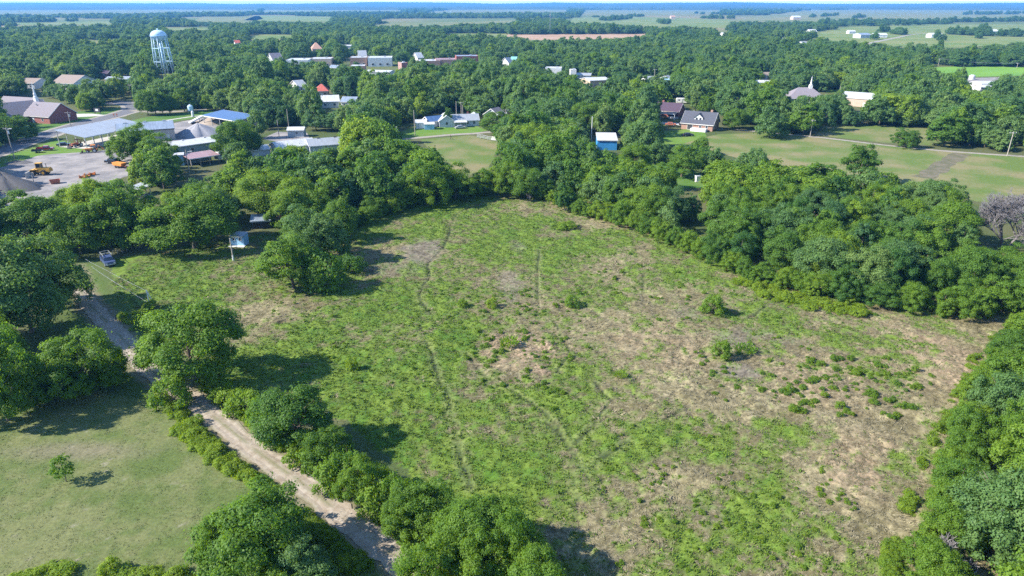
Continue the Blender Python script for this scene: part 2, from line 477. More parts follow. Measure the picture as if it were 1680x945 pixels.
def smooth_line(pts, step=2.0):
    """Catmull-Rom through points"""
    pts = [Vector((p[0], p[1], 0)) for p in pts]
    P = [pts[0] * 2 - pts[1]] + pts + [pts[-1] * 2 - pts[-2]]
    out = []
    for i in range(1, len(P) - 2):
        n = max(2, int((P[i + 1] - P[i]).length / step))
        for k in range(n):
            t = k / n
            out.append(0.5 * ((2 * P[i]) + (P[i + 1] - P[i - 1]) * t + (2 * P[i - 1] - 5 * P[i] + 4 * P[i + 1] - P[i + 2]) * t * t + (3 * P[i] - P[i - 1] - 3 * P[i + 1] + P[i + 2]) * t ** 3))
    out.append(P[-2])
    return out

def ax(lo, hi, step, far, grow=1.22):
    a = list(np.arange(lo, hi + step * .5, step)); s = step
    left, right = [], []
    x = lo
    while x > -far: s *= grow; x -= s; left.append(max(x, -far))
    s = step; x = a[-1]
    while x < far: s *= grow; x += s; right.append(min(x, far))
    return np.array(left[::-1] + a + right)

FAR = 15000.0
gx = ax(-82, 104, 0.36, FAR)
gy = ax(34, 205, 0.36, FAR)
GX, GY = np.meshgrid(gx, gy)
PXX = np.full(GX.shape, -9999.0); PXY = np.full(GX.shape, -9999.0)
den = GY * CP + CAM_H * SP
ok = den > 5
PXX[ok] = 840 + FPX * GX[ok] / den[ok]
PXY[ok] = 472.5 + FPX * (CAM_H * CP - GY[ok] * SP) / den[ok]

def soft_mask(poly_px, soft=1.0):
    """1 inside the plot, ragged at its edge"""
    wx = GX + (fbm(GX / 3.0, GY / 3.0, 71) - .5) * 3.0 * soft
    wy = GY + (fbm(GX / 3.0, GY / 3.0, 72) - .5) * 3.0 * soft
    poly = [(at(*p).x, at(*p).y) for p in poly_px]
    return in_poly(wx, wy, poly).astype(float)

TRACKS = [[(q.x, q.y) for q in smooth_line(t, 1.5)] for t in TRACKS]
near = (GX > -90) & (GX < 112) & (GY > 25) & (GY < 215)
n1 = fbm(GX / 9.0, GY / 9.0, 3, 5, .6)
n2 = fbm(GX / 2.2, GY / 2.2, 11, 4, .65)
n3 = fbm(GX / 0.9, GY / 0.9, 21, 2, .6)
meadow = soft_mask(MEADOW_PX)
lawn = soft_mask(LAWN_PX)
gw = np.zeros(GX.shape); gs = np.zeros(GX.shape)
for x, y, g in GREEN:
    p = at(x, y)
    d2 = (GX - p.x) ** 2 + (GY - p.y) ** 2
    w = 1.0 / (d2 + 6.0) ** 1.5
    gw += w; gs += w * g
green = gs / gw
green = np.clip(sstep(0.0, 1.0, green * .95 + .09 + (n1 - .5) * 1.1 + (n2 - .5) * .95 + (n3 - .5) * .7), 0, 1)
def blobs(lst):
    t = np.zeros(GX.shape)
    for x, y, rx, ry, s in lst:
        p = at(x, y); ex = (at(x + rx, y) - p).length; ey = (at(x, y - ry) - p).length
        q = np.hypot((GX - p.x) / ex, (GY - p.y) / ey)
        t = np.maximum(t, s * sstep(1.25, .4, q + (n2 - .5) * 1.1 + (n1 - .5) * .8))
    return t
bare, pink = blobs(BARE), blobs(PINK)
track = np.full(GX.shape, 1e9)
for t in TRACKS:
    track = np.minimum(track, dist_line(GX + (n2 - .5) * .7, GY + (vnoise(GX / 2, GY / 2, 5) - .5) * .7, t))
trk = sstep(.40, .12, track) * (0.3 + 0.7 * sstep(.3, .55, n1)) * meadow
trk_side = sstep(1.3, .5, track) * meadow * (1 - trk)
road = dist_line(GX, GY, DIRT)

def C(*c): return np.array(c)
def mixc(a, b, t): return a + (b - a) * t[..., None]
col = np.zeros(GX.shape + (3,)) + C(.065, .09, .03)
wild = sstep(.4, .62, fbm(GX / 14., GY / 14., 33, 4))
col = mixc(col, C(.12, .11, .06), wild * .6)
far_t = sstep(300, 900, np.hypot(GX, GY))
fld = fbm(GX / 420., GY / 160., 41, 3)
farc = mixc(np.zeros(GX.shape + (3,)) + C(.10, .135, .04), C(.19, .17, .08), sstep(.42, .6, fld))
col = mixc(col, farc, far_t)
lush = mixc(np.zeros(GX.shape + (3,)) + C(.058, .118, .016), C(.108, .158, .026), sstep(.3, .7, n2))
straw = mixc(np.zeros(GX.shape + (3,)) + C(.125, .110, .056), C(.250, .214, .125), sstep(.3, .7, n2))
olive = C(.108, .128, .042)
mc = mixc(straw, np.zeros(GX.shape + (3,)) + olive, sstep(.15, .55, green))
mc = mixc(mc, lush, sstep(.45, .95, green))
mc = mixc(mc, np.zeros(GX.shape + (3,)) + C(.28, .20, .135), pink * sstep(.6, .25, green))
mc = mixc(mc, np.zeros(GX.shape + (3,)) + C(.145, .125, .105), bare * .85)
mc = mixc(mc, np.zeros(GX.shape + (3,)) + C(.21, .18, .11), trk_side * .25)
mc = mixc(mc, np.zeros(GX.shape + (3,)) + C(.036, .04, .024), trk * .8)
fine = np.random.default_rng(12).random(GX.shape)
mc = mc * (1 + ((fine - .5) * .75 + (n3 - .5) * .9 - .02) * (1 - .45 * sstep(.4, .9, green)))[..., None] * 1.07
col = mixc(col, mc, meadow)
l1 = fbm(GX / 6., GY / 6., 55, 5, .6)
lc = mixc(np.zeros(GX.shape + (3,)) + C(.085, .118, .034), C(.138, .150, .062), sstep(.36, .64, l1 * .55 + n2 * .25 + n3 * .2))
p = at(125, 740)
lc = mixc(lc, np.zeros(GX.shape + (3,)) + C(.17, .15, .10), sstep(1.2, .2, np.hypot((GX - p.x) / 10., (GY - p.y) / 2.2) + (n2 - .5)) * .7)
lc = mixc(lc, np.zeros(GX.shape + (3,)) + C(.25, .23, .17), sstep(.76, .86, fbm(GX / .8, GY / .8, 91, 3)) * sstep(.45, .6, l1) * .8)
col = mixc(col, lc, lawn)
verge = sstep(7.0, 2.5, road + (n2 - .5) * 3) * (1 - lawn * .6)
col = mixc(col, np.zeros(GX.shape + (3,)) + C(.075, .125, .026), verge * .7)
col = mixc(col, np.zeros(GX.shape + (3,)) + C(.19, .16, .11), sstep(3.2, 1.7, road + (n2 - .5) * 2.0) * .85)
# relief: hummocks of the rough meadow, a smooth mown lawn, flat elsewhere
lump = (fbm(GX / 1.5, GY / 1.5, 61, 3, .6) - .5) * .52 + (n3 - .5) * .13
Z = lump * meadow * (1 - .55 * bare) * sstep(2.5, 5.5, road) - trk * .14
Z += (fbm(GX / 1.0, GY / 1.0, 66, 3, .6) - .5) * .12 * lawn
Z *= near
Z -= sstep(3.4, 2.4, road) * .05 * near
V = np.stack([GX, GY, Z], -1).reshape(-1, 3)
ny, nx = GX.shape
idx = np.arange(nx * ny).reshape(ny, nx)
F = np.stack([idx[:-1, :-1], idx[:-1, 1:], idx[1:, 1:], idx[1:, :-1]], -1).reshape(-1, 4)
me = np_mesh('ground', V, F)
set_attr(me, 'Col', 'FLOAT_COLOR', 'POINT', np.concatenate([np.clip(col, 0, 1), np.ones(col.shape[:2] + (1,))], -1).reshape(-1, 4).astype(np.float32))
M['ground'] = ground_mat('turf_and_earth', 2.6, .36)
structure('ground', link('ground', me, M['ground']))
NGX, NGY = gx, gy
def ground_z(x, y):
    i = np.clip(np.searchsorted(gx, x) - 1, 0, nx - 2); j = np.clip(np.searchsorted(gy, y) - 1, 0, ny - 2)
    return Z[j, i]

# ------------------------------------------------------------------ strips and sheets
def strip(name, pts, w, z, m, rag=0.0, step=2.0, cross=2, seed=1, crown=0.0):
    ln = smooth_line(pts, step)
    vs, fs = [], []
    rnd = random.Random(seed)
    for i, p in enumerate(ln):
        d = (ln[min(i + 1, len(ln) - 1)] - ln[max(i - 1, 0)]).normalized()
        nrm = Vector((-d.y, d.x, 0))
        hw = [w / 2 + rnd.uniform(-rag, rag), w / 2 + rnd.uniform(-rag, rag)]
        for k in range(cross):
            t = k / (cross - 1) * 2 - 1
            q = p + nrm * (t * (hw[0] if t < 0 else hw[1]))
            zz = z + crown * (1 - t * t)
            if cross > 4: zz += rnd.uniform(-.012, .012) - .05 * math.exp(-((abs(t) - .45) / .16) ** 2)
            vs.append((q.x, q.y, zz))
    for i in range(len(ln) - 1):
        for k in range(cross - 1):
            a = i * cross + k
            fs.append((a, a + 1, a + cross + 1, a + cross))
    mb = MB(); mb.add(vs, fs)
    o = mb.build(name, m)
    if cross > 4:                                        # grassy middle and ragged edges of the track
        ts = np.tile(np.linspace(-1, 1, cross), len(ln)); pos = np.array(vs)
        nz = fbm(pos[:, 0] / 2.0, pos[:, 1] / 2.0, 44, 3)
        set_attr(o.data, 'mid', 'FLOAT', 'POINT', np.clip(np.exp(-(ts / .2) ** 2) * sstep(.35, .6, nz) * .75 + np.exp(-((np.abs(ts) - 1) / .2) ** 2) * .6 * sstep(.3, .6, nz), 0, 1).astype(np.float32))
    return structure(name, o)

def pxs(*pts): return [(at(*p).x, at(*p).y) for p in pts]

def sheet(name, px_poly, z, m, kind='structure', rag=0.0, seed=3):
    """a flat patch whose outline wanders a little"""
    P = [at(*p) for p in px_poly]
    rnd = random.Random(seed)
    out = []
    for i, a in enumerate(P):
        b = P[(i + 1) % len(P)]
        n = max(1, int((b - a).length / 6)) if rag else 1
        n = min(n, 40)
        for k in range(n):
            q = a.lerp(b, k / n)
            out.append((q.x + rnd.uniform(-rag, rag), q.y + rnd.uniform(-rag, rag), z))
    mb = MB(); mb.add(out, [tuple(range(len(out)))])
    o = mb.build(name, m)
    if o.data.polygons[0].normal.z < 0: o.data.flip_normals()
    return tag(o, kind=kind)

# the dirt road: two pale wheel ruts in rough caliche
m, nt, b = new_mat('caliche_dirt')
tc = nt.nodes.new('ShaderNodeTexCoord')
n = nt.nodes.new('ShaderNodeTexNoise'); n.inputs['Scale'].default_value = .9; n.inputs['Detail'].default_value = 8; n.inputs['Roughness'].default_value = .7
n.inputs['Distortion'].default_value = 1.2
nt.links.new(tc.outputs['Object'], n.inputs['Vector'])
r = nt.nodes.new('ShaderNodeValToRGB'); e = r.color_ramp.elements
e[0].position, e[1].position = .32, .68
e[0].color = (.205, .165, .125, 1); e[1].color = (.36, .32, .265, 1)
k = e.new(.48); k.color = (.285, .24, .19, 1)
nt.links.new(n.outputs['Fac'], r.inputs['Fac'])
ma = nt.nodes.new('ShaderNodeAttribute'); ma.attribute_name = 'mid'
mm = nt.nodes.new('ShaderNodeMix'); mm.data_type = 'RGBA'
nt.links.new(ma.outputs['Fac'], mm.inputs['Factor']); nt.links.new(r.outputs['Color'], mm.inputs['A']); mm.inputs['B'].default_value = (.14, .145, .07, 1)
nt.links.new(mm.outputs['Result'], b.inputs['Base Color'])
b.inputs['Roughness'].default_value = .95; b.inputs['Specular IOR Level'].default_value = .1
bp = nt.nodes.new('ShaderNodeBump'); bp.inputs['Strength'].default_value = .6; bp.inputs['Distance'].default_value = .1
nt.links.new(n.outputs['Fac'], bp.inputs['Height']); nt.links.new(bp.outputs['Normal'], b.inputs['Normal'])
M['dirt'] = m
strip('dirt_road', DIRT, DIRT_W, .03, m, rag=.28, step=.8, cross=9, crown=.03)

M['bright_grass'] = patch_mat('bright_verge_grass', (0.089, 0.178, 0.022), (0.126, 0.192, 0.037), .12, 1.4)
M['yard_grass'] = patch_mat('yard_grass', (0.056, 0.133, 0.021), (0.096, 0.163, 0.037), .1, 1.4)
M['pasture'] = patch_mat('pasture', (.098, .145, .034), (.19, .172, .085), .06, .9, pos=(.42, .62))
M['pasture_far'] = patch_mat('far_pasture', (.11, .165, .035), (.17, .19, .06), .012, .2)
M['pale_field'] = patch_mat('pale_field', (.185, .175, .075), (.12, .15, .045), .006, .1)
M['green_field'] = patch_mat('bright_crop', (0.148, 0.281, 0.037), (0.118, 0.244, 0.037), .03, .5)
M['plough'] = patch_mat('ploughed_field', (0.311, 0.200, 0.126), (0.355, 0.244, 0.163), .02, .4)
M['path_soil'] = patch_mat('path_soil', (.105, .105, .06), (.155, .135, .095), .3, 1.3)
M['leaf_litter'] = patch_mat('woodland_floor', (0.052, 0.056, 0.026), (0.096, 0.081, 0.044), .1, 1.3)

# left: county road, verges, yard
strip('road_shoulder', pxs((-60, 276), (0, 248), (60, 227), (120, 207), (170, 194), (205, 184.5), (221, 177.5), (214, 171), (180, 167)), 12.5, .012, M['shoulder'], rag=.5, step=5)
strip('county_road', pxs((-60, 276), (0, 248), (60, 227), (120, 207), (170, 194), (205, 184.5), (221, 177.5), (214, 171), (180, 167)), 8.6, .022, M['asphalt'], step=5, crown=.06)
strip('side_road', pxs((218, 181), (250, 183.5), (290, 183), (340, 180)), 5.5, .03, M['shoulder'], step=5)
sheet('verge_lawn', [(-40, 300), (-40, 276), (0, 258), (50, 243), (95, 229), (125, 236), (152, 248), (128, 252), (100, 254), (60, 256), (30, 266), (0, 278)], .018, M['bright_grass'], rag=.5)
sheet('church_lawn', [(20, 240), (60, 224), (120, 204), (170, 191), (200, 181), (200, 177), (170, 178), (120, 184), (120, 190), (80, 198), (40, 196), (0, 200), (0, 240)], .008, M['yard_grass'], rag=.5)
sheet('church_drive', [(122, 187), (150, 186.5), (176, 189), (150, 191), (118, 192.5)], .016, M['concrete'])
sheet('roadside_lawn', [(200, 202), (235, 193), (280, 187), (350, 180), (350, 190), (300, 197), (260, 203), (230, 206)], .014, M['yard_grass'], rag=.3)
strip('footpath', pxs((240, 203), (270, 198), (310, 192), (345, 188)), 1.8, .025, M['concrete'], step=4)
sheet('gravel_yard', [(-60, 330), (-60, 285), (0, 275), (30, 266), (60, 256), (90, 252), (150, 249), (205, 243), (225, 262), (210, 288), (160, 303), (110, 315), (60, 345)], .028, M['yard'], rag=.6)
sheet('stockpile_yard', [(255, 217), (270, 206), (300, 199), (345, 191), (430, 200), (430, 214), (390, 232), (330, 240), (285, 240), (262, 232)], .020, M['yard'], rag=.6)
sheet('shed_apron', [(430, 228), (455, 216), (505, 218), (505, 230), (470, 236)], .020, M['yard'], rag=.5)
# middle: lane, yard and paddock
sheet('house_lawn', [(630, 226), (690, 205), (770, 202), (800, 214), (775, 219), (690, 225), (650, 236)], .012, M['bright_grass'], rag=.3)
strip('gravel_lane', pxs((600, 238), (640, 231), (690, 225.5), (730, 222), (775, 219), (815, 216)), 3.4, .026, M['shoulder'], rag=.3, step=4)
sheet('paddock', [(690, 229), (770, 222), (815, 226), (815, 245), (800, 280), (760, 290), (740, 285)], .010, M['pasture'], rag=.4)
sheet('back_yard', [(940, 300), (960, 275), (1010, 262), (1080, 262), (1150, 285), (1160, 308), (1060, 312)], .010, M['yard_grass'], rag=.4)
sheet('garden', [(1060, 240), (1085, 215), (1150, 210), (1160, 224), (1120, 236)], .012, M['bright_grass'], rag=.3)
strip('house_drive', pxs((1070, 203), (1090, 202), (1112, 203), (1128, 207)), 5, .022, M['concrete'], step=4)
# right: pastures and track
sheet('east_pasture', [(1120, 235), (1180, 220), (1260, 217), (1350, 226), (1450, 238), (1560, 248), (1760, 262), (1760, 340), (1600, 330), (1480, 310), (1350, 290), (1220, 262)], .010, M['pasture'], rag=.5)
strip('farm_track', pxs((1170, 212), (1210, 213), (1260, 217.5), (1350, 226), (1450, 238), (1560, 248.5), (1700, 258)), 2.6, .026, M['shoulder'], rag=.3, step=4)
strip('dirt_path', pxs((1578, 252), (1562, 262), (1540, 276), (1515, 292)), 6, .018, M['path_soil'], rag=.8, step=4)
sheet('north_pasture', [(1335, 222), (1350, 207), (1420, 205), (1540, 212), (1560, 240), (1450, 234)], .010, M['pasture'], rag=.4)
sheet('crop_field', [(1505, 112), (1580, 108.5), (1760, 111), (1760, 127), (1680, 124), (1600, 126), (1545, 121)], .03, M['green_field'])
sheet('farm_yard', [(1575, 128), (1640, 127), (1645, 140), (1605, 152), (1585, 142)], .04, M['yard'])
sheet('ploughed_field', [(834, 56.5), (1000, 55.6), (1066, 55), (1060, 59.5), (1000, 63.5), (880, 66), (830, 60)], .05, M['plough'])
sheet('hill_pasture', [(1330, 66), (1350, 50), (1420, 42), (1520, 40), (1760, 40), (1760, 74), (1640, 75), (1560, 78), (1440, 76)], .05, M['pasture_far'])
strip('farm_road', pxs((1405, 76), (1428, 70.5), (1470, 62), (1497, 56.5), (1520, 55)), 7, .10, M['shoulder'], step=30)
sheet('dry_pasture', [(1190, 36), (1250, 25), (1330, 16), (1500, 14.5), (1690, 15), (1690, 33), (1560, 31), (1400, 35), (1290, 36)], .05, M['pale_field'])
sheet('west_field', [(-20, 24), (-20, 16), (420, 12), (420, 17), (200, 22)], .05, M['pale_field'])
for poly, mm in [([(318, 35), (330, 28), (425, 26), (432, 31), (400, 37)], 'pale_field'), ([(400, 33), (420, 25.5), (545, 27), (540, 36), (440, 35)], 'pasture_far'),
                 ([(590, 43), (640, 38.5), (790, 35), (845, 33.5), (845, 37), (700, 43)], 'pale_field'), ([(405, 63), (420, 56), (478, 56), (482, 62), (440, 65)], 'pasture_far'),
                 ([(935, 38), (940, 29), (1060, 28), (1200, 32), (1190, 46), (1080, 44), (1000, 38.5)], 'pasture_far'), ([(730, 58), (735, 54), (830, 54), (832, 60)], 'pasture_far'),
                 ([(28, 41), (30, 37), (180, 35), (182, 40)], 'pasture_far'), ([(430, 20), (440, 13.5), (640, 12.5), (660, 18)], 'pale_field'), ([(700, 21), (760, 14), (930, 15), (930, 20)], 'pale_field'),
                 ([(128, 69), (130, 65), (205, 64.5), (210, 68)], 'pale_field'), ([(270, 50), (275, 46.5), (345, 46), (345, 49.5)], 'pasture_far'), ([(955, 25), (960, 16.5), (1180, 16), (1180, 24)], 'pale_field'),
                 ([(840, 24), (842, 20), (870, 20), (875, 24)], 'plough'), ([(1440, 200), (1445, 195), (1500, 195), (1500, 200)], 'pasture'), ([(1355, 152), (1358, 146), (1378, 147), (1376, 153)], 'yard_grass')]:
    sheet('field', poly, .06, M[mm])

# distant wooded ridges
def ridge(dist, h0, h1, depth, seed, width, n=220):
    xs = np.linspace(-width, width, n)
    hh = h0 + (h1 - h0) * fbm(xs / (width * .16), xs * 0, seed, 5, .55)
    prof = [(-.5, 0), (-.3, .55), (-.1, .95), (.1, 1), (.3, .6), (.5, 0)]
    vs, fs = [], []
    for i in range(n):
        for a, b in prof:
            vs.append((xs[i], dist + a * depth + 400 * math.sin(i * .13), -0.5 + b * hh[i]))
    k = len(prof)
    for i in range(n - 1):
        for j in range(k - 1):
            a = i * k + j
            fs.append((a, a + k, a + k + 1, a + 1))
    mb = MB(); mb.add(vs, fs)
    o = mb.build('hills', M['ridge'], smooth=True)
    return structure('hills', o)
M['ridge'] = patch_mat('wooded_ridge', (0.033, 0.052, 0.022), (0.056, 0.074, 0.033), .004, .02)
ridge(7600, 14, 30, 900, 5, 7200)
ridge(9600, 24, 58, 1500, 9, 9200)
ridge(12600, 34, 96, 1800, 15, 12500)

# the air
hz = MB(); hz.box((0, 0, 49), (31000, 31000, 100.0))
m = bpy.data.materials.new('air'); m.use_nodes = True
nt = m.node_tree; nt.nodes.clear()
o_ = nt.nodes.new('ShaderNodeOutputMaterial'); v_ = nt.nodes.new('ShaderNodeVolumePrincipled')
v_.inputs['Color'].default_value = (.15, .48, 1.0, 1)
v_.inputs['Density'].default_value = HAZE if 'HAZE' in globals() else 0.00010
v_.inputs['Anisotropy'].default_value = 0.1
nt.links.new(v_.outputs[0], o_.inputs['Volume'])
M['air'] = m
tag(hz.build('haze', m), kind='stuff')
# ================================================================== BUILDINGS
FOOT = []            # (x, y, radius): ground taken by buildings
def occupy(x, y, r): FOOT.append((x, y, r))

def side_frame(side, L, W):
    return {'f': (Vector((0, -W / 2, 0)), Vector((1, 0, 0)), Vector((0, -1, 0))), 'b': (Vector((0, W / 2, 0)), Vector((-1, 0, 0)), Vector((0, 1, 0))),
            'l': (Vector((-L / 2, 0, 0)), Vector((0, -1, 0)), Vector((-1, 0, 0))), 'r': (Vector((L / 2, 0, 0)), Vector((0, 1, 0)), Vector((1, 0, 0)))}[side]

def panel(mb, o, u, n, a, z, w, h, d0, d1):
    """a flat box on a wall face: centre a along the wall, bottom z, from depth d0 to d1 outside the face"""
    k = []
    for d in (d0, d1):
        for (s, q) in ((-.5, 0), (.5, 0), (.5, 1), (-.5, 1)):
            k.append(o + u * (a + s * w) + n * d + Vector((0, 0, z + q * h)))
    mb.add(k, [(4, 5, 6, 7), (3, 2, 1, 0), (0, 1, 5, 4), (1, 2, 6, 5), (2, 3, 7, 6), (3, 0, 4, 7)])

def openings(root, off, L, W, items, rz=0.0, trim='trim'):
    """items: (kind, side, along, bottom, width, height); kind window or door"""
    rot = Matrix.Rotation(rz, 4, 'Z')
    for kind, side, a, z, w, h in items:
        o, u, n = side_frame(side, L, W)
        o = rot @ o + Vector(off); u2 = rot @ u; n2 = rot @ n
        f = MB()
        t = .12
        for (aa, zz, ww, hh) in ((a - w / 2 + t / 2, z, t, h), (a + w / 2 - t / 2, z, t, h), (a, z + h - t, w - 2 * t, t), (a, z, w - 2 * t, t)):
            panel(f, o, u2, n2, aa, zz, ww, hh, .005, .09)
        p = MB(); panel(p, o, u2, n2, a, z + t, w - 2 * t, h - 2 * t, .004, .05)
        if kind == 'window':
            wo = p.build('window', M['glass'], root); f.build('frame', M[trim], wo)
        else:
            wo = p.build('door', M['wall_white'] if kind == 'door' else M['dark_metal'], root); f.build('frame', M[trim], wo)

def gable(root, off, L, W, h, rh, wall, roof, rz=0.0, ov=.45, wname='wall', rname='roof', hip=0.0, z0=0.0, fascia='trim'):
    """a gabled or hipped volume: ridge along its own x"""
    T = Matrix.Translation(off) @ Matrix.Rotation(rz, 4, 'Z')
    w = MB()
    prof = [(-W / 2, z0), (W / 2, z0), (W / 2, h), (0, h + (rh if not hip else 0) - .02), (-W / 2, h)]
    vs = [T @ Vector((-L / 2, y, z)) for y, z in prof] + [T @ Vector((L / 2, y, z)) for y, z in prof]
    n = 5
    w.add(vs, [(4, 3, 2, 1, 0), (5, 6, 7, 8, 9)] + [(i, i + 1, n + i + 1, n + i) for i in (1, 3)] + [(4, 0, 5, 9)])
    wo = w.build(wname, M[wall], root)
    r = MB(); sl = rh / (W / 2); yo = W / 2 + ov; ze = h - sl * ov; xo = L / 2 + ov; zr = h + rh; t = .16
    xr = L / 2 - hip if hip else xo
    A = [T @ Vector(q) for q in ((-xo, -yo, ze + t), (xo, -yo, ze + t), (xr, 0, zr + t), (-xr, 0, zr + t))]
    B = [T @ Vector(q) for q in ((xo, yo, ze + t), (-xo, yo, ze + t), (-xr, 0, zr + t), (xr, 0, zr + t))]
    r.slab(*A, t); r.slab(*B, t)
    if hip:
        a, b, c = [T @ Vector(q) for q in ((xo, -yo, ze + t), (xo, yo, ze + t), (xr, 0, zr + t))]
        r.add([a, b, c], [(0, 1, 2)])
        a, b, c = [T @ Vector(q) for q in ((-xo, yo, ze + t), (-xo, -yo, ze + t), (-xr, 0, zr + t))]
        r.add([a, b, c], [(0, 1, 2)])
    ro = r.build(rname, M[roof], root)
    f = MB()
    if not hip:
        for sx in (-1, 1):
            for sy in (-1, 1):
                a = Vector((sx * xo, sy * yo, ze - .12)); b2 = Vector((sx * xo, 0, zr - .12))
                k = [a, b2, b2 + Vector((0, 0, .30)), a + Vector((0, 0, .30))]
                k2 = [q + Vector((sx * .05, 0, 0)) for q in k]
                f.add([T @ q for q in k + k2], [(0, 1, 2, 3), (7, 6, 5, 4), (0, 4, 5, 1), (1, 5, 6, 2), (2, 6, 7, 3), (3, 7, 4, 0)])
    for sy in (-1, 1):
        f.box(T @ Vector((0, sy * (yo + .03), ze)), (2 * xo, .05, .26), rz)
    f.build('fascia', M[fascia], ro)
    return wo, ro

def mono(root, off, L, W, h0, h1, wall, roof, rz=0.0, ov=.4, open_sides=False, z0=0.0, posts=4, post_mat='grey_metal', fascia='trim'):
    """single-slope roof, height h0 at its own -y side and h1 at +y; on posts when open"""
    T = Matrix.Translation(off) @ Matrix.Rotation(rz, 4, 'Z')
    sl = (h1 - h0) / W
    r = MB()
    r.slab(T @ Vector((-L / 2 - ov, -W / 2 - ov, h0 - sl * ov + .14)), T @ Vector((L / 2 + ov, -W / 2 - ov, h0 - sl * ov + .14)),
           T @ Vector((L / 2 + ov, W / 2 + ov, h1 + sl * ov + .14)), T @ Vector((-L / 2 - ov, W / 2 + ov, h1 + sl * ov + .14)), .14)
    ro = r.build('roof', M[roof], root)
    for q in (Vector((0, -W / 2 - ov - .04, h0 - sl * ov)), Vector((0, W / 2 + ov + .04, h1 + sl * ov))):
        f = MB(); f.box(T @ q, (L + 2 * ov, .06, .3), rz)
        f.build('fascia', M[fascia], ro)
    if open_sides:
        for i in range(posts):
            for s in (-1, 1):
                x = -L / 2 + .2 + (L - .4) * i / (posts - 1)
                p = MB(); p.box(T @ Vector((x, s * (W / 2 - .15), (h0 if s < 0 else h1) / 2 - .05)), (.22, .22, (h0 if s < 0 else h1) - .1), rz)
                p.build('post', M[post_mat], root)
    else:
        prof = [(-W / 2, z0), (W / 2, z0), (W / 2, h1 - .02), (-W / 2, h0 - .02)]
        vs = [T @ Vector((-L / 2, y, z)) for y, z in prof] + [T @ Vector((L / 2, y, z)) for y, z in prof]
        w = MB(); w.add(vs, [(3, 2, 1, 0), (4, 5, 6, 7), (0, 1, 5, 4), (1, 2, 6, 5), (2, 3, 7, 6), (3, 0, 4, 7)])
        w.build('wall', M[wall], root)
    return ro

def flatblock(root, L, W, h, wall, roof, par=.35, off=(0, 0, 0), rz=0.0):
    """a flat-roofed block with a parapet"""
    T = Matrix.Translation(off) @ Matrix.Rotation(rz, 4, 'Z')
    w = MB(); w.box(T @ Vector((0, 0, h / 2)), (L, W, h), rz)
    for (x, y, a, b) in ((0, -W / 2 + .15, L, .3), (0, W / 2 - .15, L, .3), (-L / 2 + .15, 0, .3, W - .6), (L / 2 - .15, 0, .3, W - .6)):
        w.box(T @ Vector((x, y, h + par / 2)), (a, b, par), rz)
    w.build('wall', M[wall], root)
    r = MB(); r.box(T @ Vector((0, 0, h + .05)), (L - .66, W - .66, .10), rz)
    r.build('roof', M[roof], root)
    c = MB(); c.box(T @ Vector((L * .2, W * .1, h + .55)), (1.6, 1.4, .9), rz)
    c.build('roof_unit', M['grey_metal'], root)

# ---------------------------------------------------------------- water tower
B = at(272, 122.5)
hT = height_to(B, 49.5)
wt = thing('water_tower', B, 'pale blue water tower on tall white legs rising above the trees', 'water tower', R(11))
occupy(B.x, B.y, 5)
tr = 5.5; zt = hT - 3.4
prof = [(0.01, -4.6)] + [(tr * math.cos(R(a)), (4.6 if a < 0 else 3.6) * math.sin(R(a))) for a in range(-70, 90, 10)] + [(0.01, 3.6)]
tank = MB(); tank.lathe(prof, (0, 0, zt), 32); tk = tank.build('tank', M['tower_paint'], wt, True)
v = MB(); v.lathe([(.01, 0), (.5, 0), (.5, .7), (.7, .75), (.3, 1.1), (.01, 1.15)], (0, 0, zt + 3.5), 12); v.build('vent', M['tower_paint'], tk)
bal = MB(); bal.lathe([(tr - .1, -.75), (tr + .75, -.75), (tr + .75, -.6), (tr - .1, -.6)], (0, 0, zt), 32)
bo = bal.build('balcony', M['tower_paint'], wt)
rail = MB()
for i in range(16):
    t = 2 * math.pi * i / 16
    c = Vector((math.cos(t) * (tr + .68), math.sin(t) * (tr + .68), zt - .6)); rail.tube(c, c + Vector((0, 0, 1.1)), .035, n=4)
    t2 = 2 * math.pi * (i + 1) / 16; c2 = Vector((math.cos(t2) * (tr + .68), math.sin(t2) * (tr + .68), zt - .6))
    for z in (.55, 1.1): rail.tube(c + Vector((0, 0, z)), c2 + Vector((0, 0, z)), .03, n=4)
rail.build('railing', M['tower_paint'], bo)
def legp(i, z):
    t = 2 * math.pi * (i + .5) / 6; q = z / (zt - 1); rr = 7.3 + (5.4 - 7.3) * q
    return Vector((rr * math.cos(t), rr * math.sin(t), z))
for i in range(6):
    l = MB(); l.tube(legp(i, -.3), legp(i, zt - .2), .28, .28, 10); lo = l.build('leg', M['tower_paint'], wt, True)
    ft = MB(); ft.box(legp(i, .25), (1.2, 1.2, .6)); ft.build('footing', M['concrete'], lo)
rs = MB(); rs.tube((0, 0, 0), (0, 0, zt - 3.5), .62, .62, 14); rs.build('riser', M['tower_paint'], wt, True)
lev = [1.0, hT * .30, hT * .60, zt - 1]
for z in lev[1:3]:
    for i in range(6):
        s = MB(); s.tube(legp(i, z), legp((i + 1) % 6, z), .2, n=6); s.build('strut', M['tower_paint'], wt)
rd = MB()
for a, b in zip(lev[:-1], lev[1:]):
    for i in range(6):
        rd.tube(legp(i, a), legp((i + 1) % 6, b), .06, n=4); rd.tube(legp((i + 1) % 6, a), legp(i, b), .06, n=4)
rd.build('tie_rods', M['tower_paint'], wt)

